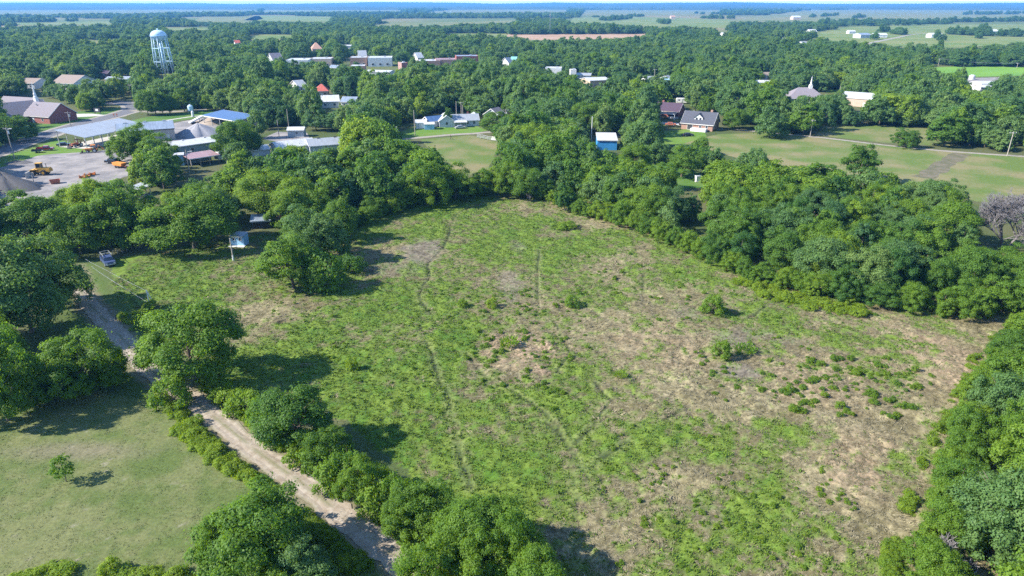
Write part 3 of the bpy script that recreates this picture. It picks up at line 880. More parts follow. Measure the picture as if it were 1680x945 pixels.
# ---------------------------------------------------------------- brick church
ch = thing('brick_church', (-222.5, 325, 0), 'red brick church with grey shingle gables and white steeple beside the county road', 'church', R(-19))
occupy(-222, 328, 17); occupy(-234, 325, 12)
gable(ch, (9.2, 0.5, 0), 15.5, 14, 3.3, 5.0, 'brick_red', 'shingle_grey')
openings(ch, (9.2, 0.5, 0), 15.5, 14, [('door', 'f', -2.2, .1, 1.3, 2.4), ('window', 'f', 3.5, 1, 1.2, 1.5), ('window', 'f', -5.5, 1, 1.2, 1.5)])
gable(ch, (-4.5, -2.5, 0), 19, 14, 3.3, 5.2, 'brick_red', 'shingle_grey', rz=R(72))
openings(ch, (-4.5, -2.5, 0), 19, 14, [('window', 'l', -2.8, .9, 1.4, 1.9), ('window', 'l', 2.8, .9, 1.4, 1.9), ('vent', 'l', 0, 4.6, 1.2, 1.2)], rz=R(72))
gable(ch, (-15, 6.5, 0), 22, 13, 3.4, 5.6, 'brick_red', 'shingle_grey')
sb = MB(); sb.box((-1.6, 3.6, 8.8), (1.5, 1.5, 2.0)); so = sb.build('steeple', M['white_paint'], ch)
sp = MB(); sp.lathe([(.9, 9.8), (.9, 10.1), (.6, 10.3), (.6, 11.2), (.66, 11.3), (.38, 12.0), (.01, 17.2)], (-1.6, 3.6, 0), 8); sp.build('spire', M['white_paint'], so)
pr = MB(); pr.box((3.6, -7.6, 2.9), (3.6, 2.6, .25)); po = pr.build('porch_roof', M['shingle_grey'], ch)
for x in (2.1, 5.1):
    q = MB(); q.box((x, -8.6, 1.4), (.25, .25, 2.8)); q.build('column', M['white_paint'], po)

# ---------------------------------------------------------------- roadside sheds
P2 = at(141, 245)
u = Vector((.30, .954, 0)); w_ = Vector((.954, -.30, 0))
c = P2 - w_ * 6.7 + u * 15.5
sh = thing('machine_shed', (c.x, c.y, 0), 'long open-fronted grey metal shed full of machinery next to the gravel yard', 'shed', math.atan2(u.y, u.x))
mono(sh, (0, 0, 0), 30, 13.4, 4.3, 6.2, 'wall_beige', 'roof_grey', open_sides=True, posts=9)
bw = MB(); bw.box((14.6, 0, 2.2), (.2, 13.0, 4.2)); bw.build('back_wall', M['wall_beige'], sh)
sl = MB(); sl.box((0, 0, .06), (30, 13.4, .10)); sl.build('slab', M['concrete'], sh)
for k in (-12, -4, 4, 12): occupy(c.x + u.x * k, c.y + u.y * k, 7)
c = at(288, 229)
wh = thing('metal_warehouse', (c.x - 12.3, c.y + 2.6, 0), 'beige walled warehouse with blue-grey metal roof behind the big shed tree', 'warehouse', R(26))
gable(wh, (0, 0, 0), 20, 15, 4.4, 2.0, 'wall_beige', 'roof_bluegrey', ov=.3, fascia='dark_metal')
openings(wh, (0, 0, 0), 20, 15, [('door', 'f', 7.5, 0.1, 1.1, 2.2), ('vent', 'r', 0, .1, 4, 3.4)])
occupy(c.x - 12.3, c.y + 2.6, 11)
a = at(284, 241, 3.5); b = at(358, 231, 3.5)
d = (b - a); d.z = 0; d.normalize(); nn = Vector((-d.y, d.x, 0))
c = a + d * 11.5 + nn * 5.2
wr = thing('long_workshop', (c.x, c.y, 0), 'long grey-green workshop with bright white low-pitched metal roof', 'workshop', math.atan2(d.y, d.x))
gable(wr, (0, 0, 0), 24, 10.6, 3.4, .9, 'wall_green', 'roof_white')
openings(wr, (0, 0, 0), 24, 10.6, [('window', 'f', -5, 1.2, 1.4, 1.1), ('vent', 'f', 2.5, .1, 3, 2.5), ('window', 'f', 8, 1.2, 1.4, 1.1)])
for k in (-8, 0, 8): occupy(c.x + d.x * k, c.y + d.y * k, 6)
a = at(311, 260, 3.0)
c = a + d * 4.9 + nn * 3.2
ms = thing('carport_shed', (c.x, c.y, 0), 'open shed on posts under a faded red metal roof', 'shed', math.atan2(d.y, d.x))
mono(ms, (0, 0, 0), 9.6, 6.4, 2.8, 3.3, 'wall_beige', 'roof_mauve', open_sides=True, posts=4, post_mat='pole_wood')
kb = MB(); kb.box((0, 3.0, 1.6), (9.4, .15, 3.0)); kb.build('back_wall', M['wall_green'], ms)
occupy(c.x, c.y, 5.5)
a = at(293, 272)
bs = thing('pump_house', (a.x, a.y + 1.5, 0), 'small pale blue hut with white lid roof beside the faded red shed', 'hut', R(20))
gable(bs, (0, 0, 0), 2.8, 3.2, 3.6, .4, 'wall_paleblue', 'roof_white', ov=.3)
openings(bs, (0, 0, 0), 2.8, 3.2, [('door', 'f', 0, .05, .9, 2.0)])
occupy(a.x, a.y + 1.5, 2.5)

# blue open canopy
a = at(341, 183.5, 5.0); b = at(412, 195.5, 4.2); f_ = at(385, 197.5, 4.2)
cc = at(376, 189.5, 4.6)
dd = (at(398, 195.5, 4.2) - at(341, 183, 5.0)); dd.z = 0; dd.normalize()
bc = thing('blue_canopy', (cc.x, cc.y, 0), 'open-sided canopy with long blue metal roof behind the gravel heaps', 'canopy', math.atan2(dd.y, dd.x))
mono(bc, (0, 0, 0), 27, 10, 4.0, 5.2, 'wall_beige', 'roof_blue', open_sides=True, posts=5)
bw = MB(); bw.box((0, 4.7, 2.3), (26, .15, 4.4)); bw.build('back_wall', M['wall_beige'], bc)
for k in (-8, 0, 8): occupy(cc.x + dd.x * k, cc.y + dd.y * k, 5)

# grey shed on the apron and the two white-roofed barns
a = at(486, 225)
gs_ = thing('garden_shed', (a.x - .2, a.y + 2.2, 0), 'small grey shed with white metal roof on a bare gravel apron', 'shed', R(4))
gable(gs_, (0, 0, 0), 6.4, 4.2, 2.8, .9, 'wall_grey', 'roof_white', ov=.3)
openings(gs_, (0, 0, 0), 6.4, 4.2, [('window', 'f', .4, 1.1, 1.0, 1.0), ('door', 'l', 0, .05, 1.0, 2.0)])
occupy(a.x, a.y + 2.2, 4.5)
a = at(480, 233, 3.6)
b1 = thing('ribbed_barn', (a.x, a.y, 0), 'low barn with ribbed white roof below the small grey shed', 'barn', R(38))
gable(b1, (0, 0, 0), 14, 9, 2.8, 1.5, 'wall_white', 'roof_white', ov=.4); occupy(a.x, a.y, 7.5)
a = at(536, 230, 3.6)
b2 = thing('pale_barn', (a.x, a.y, 0), 'broad barn with smooth greyish white roof beside the ribbed barn', 'barn', R(24))
gable(b2, (0, 0, 0), 14, 10, 2.8, 1.6, 'wall_grey', 'roof_grey', ov=.4); occupy(a.x, a.y, 8)
a = at(425, 242, 2.6)
b3 = thing('white_lean_to', (a.x, a.y, 0), 'weathered white lean-to roof half hidden under a dark tree', 'lean-to', R(30))
mono(b3, (0, 0, 0), 6, 4.5, 2.2, 2.8, 'wall_white', 'roof_white'); occupy(a.x, a.y, 4)

# lane cottages
a = at(690, 211)
s1 = thing('white_shed', (a.x, a.y + 2.5, 0), 'taller white shed with pale roof at the back of the lane lawn', 'shed', R(8))
gable(s1, (0, 0, 0), 4.6, 5, 2.5, .9, 'wall_white', 'roof_white', ov=.25); occupy(a.x, a.y + 2.5, 4)
openings(s1, (0, 0, 0), 4.6, 5, [('door', 'f', -.5, .05, 1.1, 2.0)])
a = at(704, 212.5)
s2 = thing('blue_grey_shed', (a.x, a.y + 1.2, 0), 'shorter white and blue shed standing in front of its twin', 'shed', R(8))
gable(s2, (0, 0, 0), 4.2, 3.6, 2.3, .6, 'wall_paleblue', 'roof_white', ov=.2); occupy(a.x, a.y + 1.2, 3)
openings(s2, (0, 0, 0), 4.2, 3.6, [('door', 'l', 0, .05, 1.2, 1.9)])
a = at(738, 209)
co = thing('white_cottage', (a.x + 2, a.y + 6, 0), 'white cottage with grey metal roof, front gable and porch by the lane', 'house', R(10))
gable(co, (3.5, 0, 0), 13, 8, 2.7, 2.0, 'wall_white', 'roof_grey')
gable(co, (-4.2, -.5, 0), 9.5, 6.5, 2.8, 2.2, 'wall_white', 'roof_white', rz=R(90))
openings(co, (3.5, 0, 0), 13, 8, [('window', 'f', 4.5, .9, 1.2, 1.3), ('window', 'f', 1.5, .9, 1.2, 1.3), ('window', 'r', 0, .9, 1.2, 1.3)])
openings(co, (-4.2, -.5, 0), 9.5, 6.5, [('window', 'l', 0, 1, 1.2, 1.3)], rz=R(90))
q = MB(); q.slab((-1.2, -7.2, 2.3), (4.6, -7.2, 2.3), (4.6, -4.2, 2.75), (-1.2, -4.2, 2.75), .12); qo = q.build('porch_roof', M['roof_white'], co)
for x in (-.9, 1.7, 4.3):
    q = MB(); q.box((x, -6.9, 1.1), (.15, .15, 2.2)); q.build('post', M['white_paint'], qo)
occupy(a.x + 2, a.y + 6, 9)
a = at(712, 195, 3)
bg_ = thing('blue_roofed_garage', (a.x, a.y, 0), 'white garage with dark blue metal roof behind the white sheds', 'garage', R(35))
gable(bg_, (0, 0, 0), 8, 6, 2.6, 1.6, 'wall_white', 'roof_blue'); occupy(a.x, a.y, 5)

# bright blue shed
a = at(1002, 246.5)
bl = thing('bright_blue_shed', (a.x - 1.0, a.y + 6, 0), 'bright blue metal shed with low white roof standing among the trees', 'shed', R(-4))
mono(bl, (0, 0, 0), 7.2, 11.5, 3.6, 4.3, 'wall_blue', 'roof_white', ov=.25); occupy(a.x - 1, a.y + 6, 7)
openings(bl, (0, 0, 0), 7.2, 11.5, [('vent', 'r', 2, .05, 2.4, 2.6)])

# dormer house
a = at(1153, 214)
dh = thing('dormer_house', (a.x, a.y + 5, 0), 'brick house with charcoal roof and one white dormer at the pasture edge', 'house', R(-30))
occupy(a.x, a.y + 5, 9)
gable(dh, (0, 0, 0), 13.5, 10.5, 2.9, 4.2, 'brick_tan', 'shingle_dark')
openings(dh, (0, 0, 0), 13.5, 10.5, [('window', 'f', 1.4, .9, 1.1, 1.4), ('window', 'f', 4.2, .9, 1.1, 1.4), ('vent', 'f', -3.0, .05, 2.4, 2.2), ('window', 'r', -2, .9, 1.1, 1.4), ('window', 'r', 2, 4.0, 1.0, 1.2)])
dm = MB()
dm.add([(x, y, z) for y in (-3.7, -.6) for x, z in ((-1.8, 3.6), (1.8, 3.6), (1.8, 5.2), (0, 6.7), (-1.8, 5.2))],
       [(0, 1, 2, 3, 4), (9, 8, 7, 6, 5), (0, 5, 6, 1), (1, 6, 7, 2), (4, 9, 5, 0)])
do = dm.build('dormer', M['wall_white'], dh)
dr = MB(); dr.slab((-2.1, -4.0, 5.08), (0, -4.0, 6.85), (0, -.5, 6.85), (-2.1, -.5, 5.08), .12); dr.slab((0, -4.0, 6.85), (2.1, -4.0, 5.08), (2.1, -.5, 5.08), (0, -.5, 6.85), .12)
dr.build('dormer_roof', M['shingle_dark'], do)
dw = MB()
for x in (-.8, .8): dw.box((x, -3.73, 4.6), (.8, .06, 1.0))
dw.build('dormer_window', M['glass'], do)
pw = MB(); pw.box((1.5, -7.3, .6), (6.5, 3.0, 1.2)); pw.build('terrace', M['white_paint'], dh)
# plum-roofed house with carport
a = at(1106, 193)
ph = thing('plum_roofed_house', (a.x - 1, a.y + 7, 0), 'dark plum roofed house with a pale open carport up the driveway', 'house', R(-30))
occupy(a.x - 1, a.y + 7, 9)
gable(ph, (0, 0, 0), 12, 9.5, 2.8, 3.2, 'brick_red', 'shingle_purple')
cp = MB(); cp.slab((-1, -11.5, 2.6), (6.5, -11.5, 2.6), (6.5, -5.2, 2.75), (-1, -5.2, 2.75), .18); cpo = cp.build('carport', M['shingle_brown'], ph)
for x in (-.7, 6.2):
    q = MB(); q.box((x, -11.2, 1.25), (.35, .35, 2.5)); q.build('post', M['white_paint'], cpo)
bm_ = MB(); bm_.box((2.75, -11.55, 2.4), (7.5, .12, .35)); bm_.build('beam', M['white_paint'], cpo)

# ---------------------------------------------------------------- grey church on the right, big white-roofed hall
a = at(1320, 150, 6)
c2 = thing('grey_church', (a.x, a.y, 0), 'church with wide grey hipped roof and slim white steeple among the trees', 'church', R(-6))
occupy(a.x, a.y, 11)
gable(c2, (0, 0, 0), 19, 13, 3.4, 4.6, 'brick_tan', 'shingle_grey', hip=6, ov=.6)
openings(c2, (0, 0, 0), 19, 13, [('window', 'f', x, 1, 1.2, 1.8) for x in (-6, -2, 2, 6)])
sb = MB(); sb.box((2.8, 0, 8.4), (1.7, 1.7, 1.7)); so = sb.build('steeple', M['white_paint'], c2)
sp = MB(); sp.lathe([(.95, 9.2), (.95, 9.5), (.55, 9.8), (.01, 14.4)], (2.8, 0, 0), 8); sp.build('spire', M['white_paint'], so)
a = at(1408, 156.5, 5)
hl = thing('white_roofed_hall', (a.x, a.y, 0), 'tan hall with a large plain bright white roof', 'hall', R(-38))
occupy(a.x, a.y, 10)
mono(hl, (0, 0, 0), 16, 13, 4.2, 5.8, 'wall_tan', 'roof_white', ov=.3)
openings(hl, (0, 0, 0), 16, 13, [('door', 'f', 5, .1, 1.2, 2.2), ('window', 'f', -3, 1.4, 1.6, 1.2)])

# ---------------------------------------------------------------- town and farm buildings farther off
# (x0, y0, x1, y1 of the roof in the photo, eave height, roof rise, depth, turn, wall, roof, style, name, category, label)
FARB = [
 (40, 126, 70, 137, 3.5, 2.4, 13, -10, 'wall_grey', 'shingle_brown', 'g', 'dim_roofed_house', 'house', 'brown-roofed house left of the large pale house near the water tower'),
 (93, 119, 150, 138, 4.5, 4.0, 18, -16, 'wall_white', 'shingle_brown', 'g', 'large_house', 'house', 'large pale house with broad brown roof left of the water tower'),
 (160, 114, 180, 122, 3.0, 1.6, 9, 5, 'brick_red', 'shingle_purple', 'g', 'brick_house', 'house', 'small dark red house right behind the large brown-roofed house'),
 (178, 124, 214, 130, 3.5, 1.2, 10, 4, 'wall_white', 'roof_grey', 'g', 'low_hall', 'hall', 'low hall with pale grey roof between the large house and water tower'),
 (382, 65, 395, 71, 4, 3, 9, 30, 'wall_white', 'roof_red', 'g', 'farmhouse', 'house', 'white farmhouse with small red roof alone in woods behind water tower'),
 (505, 70, 532, 79, 5, 6, 22, 20, 'wall_tan', 'roof_terracotta', 'h', 'terracotta_hall', 'hall', 'wide terracotta hipped roof at the far side of town'),
 (558, 72.5, 577, 76, 6, .8, 8, 0, 'wall_white', 'roof_white', 'g', 'white_canopy', 'canopy', 'thin white canopy roof on a narrow stem right of the terracotta roof'),
 (584, 83, 604, 92, 5, 5, 16, 15, 'wall_grey', 'roof_grey', 'g', 'grey_hall', 'hall', 'steep grey roofed hall behind the white flat shop roofs'),
 (440, 88, 462, 98, 5, 6, 14, 40, 'wall_grey', 'shingle_grey', 'g', 'steep_roofed_church', 'church', 'pale steep grey gable at the left end of the flat shop roofs'),
 (473, 96, 510, 103, 5.5, 0, 26, 6, 'wall_white', 'roof_white', 'f', 'white_shop', 'shop', 'white flat-roofed shop at the left end of main street'),
 (511, 95, 546, 100, 5.5, 0, 20, 6, 'wall_tan', 'roof_white', 'f', 'tan_shop', 'shop', 'tan-walled shop with white flat roof just right of white shop'),
 (541, 106, 559, 111, 3, 1.6, 8, -20, 'wall_white', 'roof_bluegrey', 'g', 'pale_blue_house', 'house', 'small house with pale blue roof in front of the flat shops'),
 (575, 92.5, 603, 99, 6, 0, 18, 8, 'brick_tan', 'roof_white', 'f', 'brick_shop', 'shop', 'tan brick shop with white flat roof below the grey hall'),
 (604, 91.5, 644, 100, 6, 0, 22, 8, 'wall_white', 'roof_white', 'f', 'long_shop', 'shop', 'longest white flat-roofed shop at the centre of town'),
 (575, 106.5, 600, 113, 5, 0, 16, 8, 'brick_tan', 'roof_white', 'f', 'corner_shop', 'shop', 'low pinkish flat-roofed shop nearest the trees in front of town'),
 (600, 113, 648, 119, 4, .8, 11, -14, 'wall_white', 'roof_white', 'g', 'long_white_store', 'store', 'very long low white roof nearest the camera in front of town'),
 (655, 100, 667, 110, 7, 0, 10, 25, 'brick_red', 'roof_white', 'f', 'red_brick_tower_shop', 'shop', 'small square red brick block between the two shop groups'),
 (679, 87, 692, 93, 5, 4, 10, 35, 'wall_white', 'roof_white', 'g', 'white_gable_hall', 'hall', 'white steep gable poking out behind the brick shops'),
 (686, 97, 722, 105, 6, 0, 20, 8, 'brick_tan', 'roof_white', 'f', 'pink_brick_shop', 'shop', 'pink brick shop with white parapet in the right shop group'),
 (714, 94, 748, 104, 6.5, 0, 20, 8, 'brick_tan', 'roof_mauve', 'f', 'red_roofed_shop', 'shop', 'tan brick shop with dull red flat roof left of the tallest block'),
 (747, 90, 784, 97, 9, 0, 16, 8, 'brick_red', 'roof_bluegrey', 'f', 'tall_brick_block', 'building', 'tallest two-storey red brick block at right end of main street'),
 (826, 93, 838, 104, 4, 4, 9, 50, 'wall_white', 'roof_grey', 'g', 'white_cottage', 'house', 'white gabled house left of the teal roof'),
 (838, 93, 850, 99, 4, 3, 9, -20, 'wall_white', 'roof_teal', 'g', 'teal_roofed_house', 'house', 'white house with a teal roof at right edge of town'),
 (478, 130, 499, 142, 3.2, 3.2, 11, 50, 'wall_white', 'roof_white', 'g', 'white_roofed_house', 'house', 'white house with pale gable left above the red roof'),
 (513, 137.5, 542, 148, 3.2, 3.2, 12, 12, 'wall_tan', 'roof_red', 'h', 'red_roofed_house', 'house', 'house with bright red roof among the town trees'),
 (520, 154.5, 560, 166, 3.2, 2.4, 13, 15, 'wall_white', 'roof_white', 'g', 'white_metal_barn', 'barn', 'wide white metal roof just in front of the red-roofed house'),
 (563, 158, 587, 166, 3.2, 2.0, 9, -8, 'wall_white', 'roof_bluegrey', 'g', 'blue_grey_house', 'house', 'house with blue-grey roof attached right of white metal barn'),
 (672, 158, 682, 162, 2.6, .6, 6, 0, 'wall_tan', 'shingle_brown', 'g', 'small_carport', 'carport', 'tiny brown open carport alone among trees above the lane'),
 (806, 177, 817, 187, 3.2, 2.6, 8, 60, 'wall_grey', 'shingle_grey', 'g', 'grey_gable_house', 'house', 'grey gabled house hidden in trees right of the white cottage'),
 (772, 184, 783, 188.5, 2.6, 1.2, 5, 0, 'wall_white', 'roof_white', 'h', 'white_gazebo', 'gazebo', 'small white hipped gazebo roof behind the white cottage'),
 (895, 110, 922, 117, 5, 0, 14, -6, 'wall_white', 'roof_white', 'f', 'white_block', 'building', 'white flat-roofed block left of the long curving store'),
 (935, 113, 945, 121, 6.5, 0, 8, 0, 'wall_white', 'roof_white', 'f', 'white_silo_house', 'building', 'narrow white upright building beside the long tan store'),
 (945, 118, 970, 124, 4, 1, 10, -10, 'wall_grey', 'roof_grey', 'g', 'grey_store', 'store', 'low grey-roofed store behind the long tan store'),
 (952, 122, 1000, 135, 4.5, 1.2, 14, 22, 'wall_tan', 'roof_white', 'g', 'long_tan_store', 'store', 'long tan store with cream roof slanting through the trees'),
 (1055, 124, 1072, 130, 3, 1.6, 9, 10, 'wall_white', 'roof_grey', 'g', 'grey_roofed_bungalow', 'house', 'grey-roofed bungalow left of two poles in mid-town trees'),
 (1086, 122, 1100, 131, 3, 2, 9, 60, 'wall_paleblue', 'roof_grey', 'g', 'blue_bungalow', 'house', 'pale blue bungalow right of a pole in mid-town trees'),
 (1240, 130, 1268, 137, 3, 1.4, 10, -6, 'wall_white', 'roof_white', 'g', 'white_trailer_home', 'house', 'white low house left of and behind grey church'),
 (1245, 118, 1262, 123, 3, 1.6, 9, 5, 'wall_tan', 'shingle_brown', 'g', 'brown_cottage', 'house', 'brown cottage above the white low house'),
 (1182, 52, 1192, 57, 4, 3, 10, 20, 'wall_white', 'roof_white', 'g', 'white_farmhouse', 'house', 'white farmhouse at the wood edge below the far green fields'),
 (1325, 48, 1338, 52, 5, 4, 14, 10, 'wall_white', 'roof_white', 'g', 'pale_farmhouse', 'house', 'pale farmhouse at left corner of far hill pasture'),
 (1311, 67, 1324, 73, 4, 3, 10, 15, 'wall_white', 'roof_grey', 'g', 'grey_farmhouse', 'house', 'grey and white farmhouse in woods below the hill pasture'),
 (1282, 61, 1295, 67, 4, 3, 10, -20, 'wall_white', 'roof_white', 'g', 'white_woodland_house', 'house', 'white house in the woods left of grey and white farmhouse'),
 (1391, 49.5, 1402, 51.5, 4, 2, 12, 0, 'wall_white', 'roof_white', 'g', 'white_barn', 'barn', 'small white barn near trees at the top left of hill pasture'),
 (1405, 54, 1425, 57, 5, 2.5, 20, 10, 'wall_grey', 'roof_bluegrey', 'g', 'blue_grey_barn', 'barn', 'blue-grey barn at the end of the pale farm road'),
 (1432, 54, 1453, 57.5, 4, 2.5, 16, -5, 'wall_white', 'roof_white', 'g', 'long_farmhouse', 'house', 'long pale farmhouse with trees behind it beside the farm road'),
 (1524, 54, 1543, 56.5, 5, 2, 16, 0, 'wall_white', 'roof_white', 'g', 'long_white_barn', 'barn', 'long white barn alone in hill pasture left of hedge clumps'),
 (1568, 49, 1588, 52, 5, 2.5, 20, 0, 'wall_grey', 'roof_bluegrey', 'g', 'grey_ranch_barn', 'barn', 'grey ranch barn behind hedge clumps in the hill pasture'),
 (1620, 48, 1634, 51, 6, 3, 20, 0, 'wall_white', 'roof_white', 'g', 'white_ranch_barn', 'barn', 'white ranch barn right of the grey ranch barn'),
 (1299, 25.5, 1312, 28.5, 8, 5, 30, 0, 'wall_tan', 'roof_white', 'g', 'hilltop_house', 'house', 'large pale house alone on far dry pasture'),
 (1100, 25, 1107, 28, 8, 5, 25, 0, 'wall_tan', 'roof_terracotta', 'g', 'far_terracotta_house', 'house', 'tiny terracotta house on the far green fields'),
 (1600, 133, 1632, 136.5, 3.4, 1, 10, 6, 'wall_white', 'roof_white', 'g', 'white_stock_barn', 'barn', 'low white stock barn in the farm yard by bright green crop'),
 (1602, 139, 1621, 142, 3, 1, 8, 3, 'wall_white', 'roof_white', 'g', 'white_lower_barn', 'barn', 'second low white barn nearest the orange dirt in farm yard'),
]
for (x0, y0, x1, y1, h, rh, dep, rz, wall, roof, st, name, cat, lab) in FARB:
    q = at((x0 + x1) / 2, (y0 + y1) / 2, h + rh * .5)
    z = depth(q)
    L = (x1 - x0) * z / FPX * .96
    if abs(rz) > 30: L, dep = max(6, L * .8), dep
    elif abs(rz) > 10: L = max(5, (L - dep * math.sin(R(abs(rz)))) / math.cos(R(rz)))
    o = thing(name, (q.x, q.y, 0), lab, cat, R(rz))
    occupy(q.x, q.y, max(L, dep) * .55)
    if st == 'f':
        h += 1.0
        flatblock(o, L, dep, h, wall, roof)
        openings(o, (0, 0, 0), L, dep, [('window', 'f', (i - 1) * L * .3, 1.0, min(2.2, L * .2), 1.8) for i in range(3)] + ([('window', 'f', (i - 1) * L * .3, 5.2, 1.4, 1.8) for i in range(3)] if h > 8 else []))
    else:
        gable(o, (0, 0, 0), L, dep, h, max(rh, .5), wall, roof, ov=.4, hip=(min(L, dep) * .45 if st == 'h' else 0))
        openings(o, (0, 0, 0), L, dep, [('window', 'f', -L * .25, 1, 1.3, 1.3), ('door', 'f', 0, .05, 1.2, 2.1), ('window', 'f', L * .25, 1, 1.3, 1.3)])

# round tank, radio mast
a = at(1594, 130.5)
tk = thing('storage_tank', a, 'round silvery white storage tank at edge of the bright crop field', 'tank')
s = MB(); s.lathe([(.01, 0), (2.0, 0), (2.0, 2.3), (1.8, 2.8), (1.0, 3.3), (.01, 3.4)], n=20); so = s.build('tank_body', M['roof_white'], tk, False)
l = MB(); l.tube((2.05, 0, 0), (2.05, 0, 2.6), .06, n=4); l.build('ladder', M['grey_metal'], tk)
a = at(902, 56.5)
hm = height_to(a, 20)
rm = thing('radio_mast', a, 'tall thin lattice radio mast standing beyond the ploughed field', 'mast')
s = MB(); k = 14
for i in range(3):
    t = 2 * math.pi * i / 3
    s.tube((.7 * math.cos(t), .7 * math.sin(t), 0), (.5 * math.cos(t), .5 * math.sin(t), hm), .16, n=4)
    t2 = t + 2 * math.pi / 3
    for j in range(k):
        z0, z1 = hm * j / k, hm * (j + 1) / k
        s.tube((.68 * math.cos(t), .68 * math.sin(t), z0), (.66 * math.cos(t2), .66 * math.sin(t2), z1), .07, n=4)
s.build('lattice', M['grey_metal'], rm)
s = MB(); s.lathe([(.01, 0), (1.1, .3), (1.1, .6), (.01, .9)], (0, -1.0, hm * .86), 10); s.build('dish', M['white_paint'], rm)
s = MB(); s.tube((0, 0, hm), (0, 0, hm + 3), .08, n=4); s.build('antenna', M['grey_metal'], rm)
a = at(314, 187)
tw = thing('feed_bin', a, 'pale green-white upright bin on legs left of the blue canopy', 'bin'); tw.scale = (.78, .78, .68)
s = MB(); s.lathe([(.3, 1.2), (1.7, 2.6), (1.7, 5.6), (.4, 6.7), (.01, 6.8)], n=16); s.build('hopper', M['tower_paint'], tw)
for i in range(4):
    t = math.pi / 4 + i * math.pi / 2
    l = MB(); l.tube((1.6 * math.cos(t), 1.6 * math.sin(t), 0), (1.6 * math.cos(t), 1.6 * math.sin(t), 3.2), .09, n=5); l.build('leg', M['grey_metal'], tw)

# ---------------------------------------------------------------- heaps in the yards
def heap(px, py, rx, ry, h, m, label, seed, name='gravel_heap'):
    a = at(px, py); rnd = random.Random(seed)
    vs = [(0, 0, h)]; fs = []; n = 40; rings = 8
    ph = [rnd.uniform(0, 6.28) for _ in range(4)]
    for j in range(1, rings + 1):
        t = j / rings
        for i in range(n):
            g = 2 * math.pi * i / n
            k = 1 + .10 * math.sin(3 * g + ph[0]) + .07 * math.sin(7 * g + ph[1]) + .04 * math.sin(13 * g + ph[2])
            vs.append((rx * t * k * math.cos(g), ry * t * k * math.sin(g), max(-.05, h * (1 - t) ** .92 * (1 + rnd.uniform(-.05, .05))) - (.05 if j == rings else 0)))
    for i in range(n): fs.append((0, 1 + i, 1 + (i + 1) % n))
    for j in range(rings - 1):
        for i in range(n):
            b0, b1 = 1 + j * n, 1 + (j + 1) * n
            fs.append((b0 + i, b1 + i, b1 + (i + 1) % n, b0 + (i + 1) % n))
    mb = MB(); mb.add(vs, fs)
    o = mb.build(name, M[m], None, True); o.location = a
    occupy(a.x, a.y, max(rx, ry) * .8)
    return tag(o, label, 'heap')
heap(327, 220, 9.5, 8, 4.6, 'gravel_grey', 'large cone of blue-grey gravel in the stockpile yard', 1)
heap(349, 202, 8.5, 5, 3.0, 'gravel_tan', 'low brown gravel heap in front of blue canopy', 2)
heap(8, 310, 10, 7, 5.2, 'gravel_dark', 'dark gravel heap at the left edge in front of yellow loader', 3)
heap(30, 267.5, 4.6, 3.2, 1.0, 'gravel_dark', 'flat dark asphalt heap at the end of bright grass verge', 4)
heap(6, 283, 4, 3, 1.0, 'gravel_tan', 'low tan dirt heap left of the yellow loader', 5)

# chimneys, vents and ridge units on the nearer roofs
def roof_bits(root, items):
    for nm, c, s, m_ in items:
        q = MB(); q.box(c, s); q.build(nm, M[m_], root)
roof_bits(ch, [('roof_vent', (4.5, -1.6, 7.6), (.5, .5, .5), 'grey_metal'), ('roof_vent', (11, 2.2, 7.6), (.5, .5, .5), 'grey_metal')])
roof_bits(dh, [('chimney', (4.2, 1.2, 7.0), (.9, .9, 2.0), 'brick_tan'), ('roof_vent', (-3.5, .8, 7.0), (.35, .35, .6), 'grey_metal')])
roof_bits(ph, [('chimney', (-3.5, .9, 6.0), (.9, .9, 1.8), 'brick_red')])
roof_bits(co, [('chimney', (5.8, .6, 4.9), (.7, .7, 1.4), 'brick_red'), ('roof_vent', (1.5, -.9, 4.6), (.3, .3, .6), 'grey_metal')])
roof_bits(wh, [('ridge_vent', (x, 0, 6.55), (1.2, .8, .5), 'grey_metal') for x in (-7, 0, 7)])
roof_bits(wr, [('ridge_vent', (x, 0, 4.4), (.7, .7, .5), 'grey_metal') for x in (-6, 2, 8)])
roof_bits(b2, [('ridge_vent', (x, 0, 4.55), (.8, .6, .5), 'dark_metal') for x in (-3, 3)])

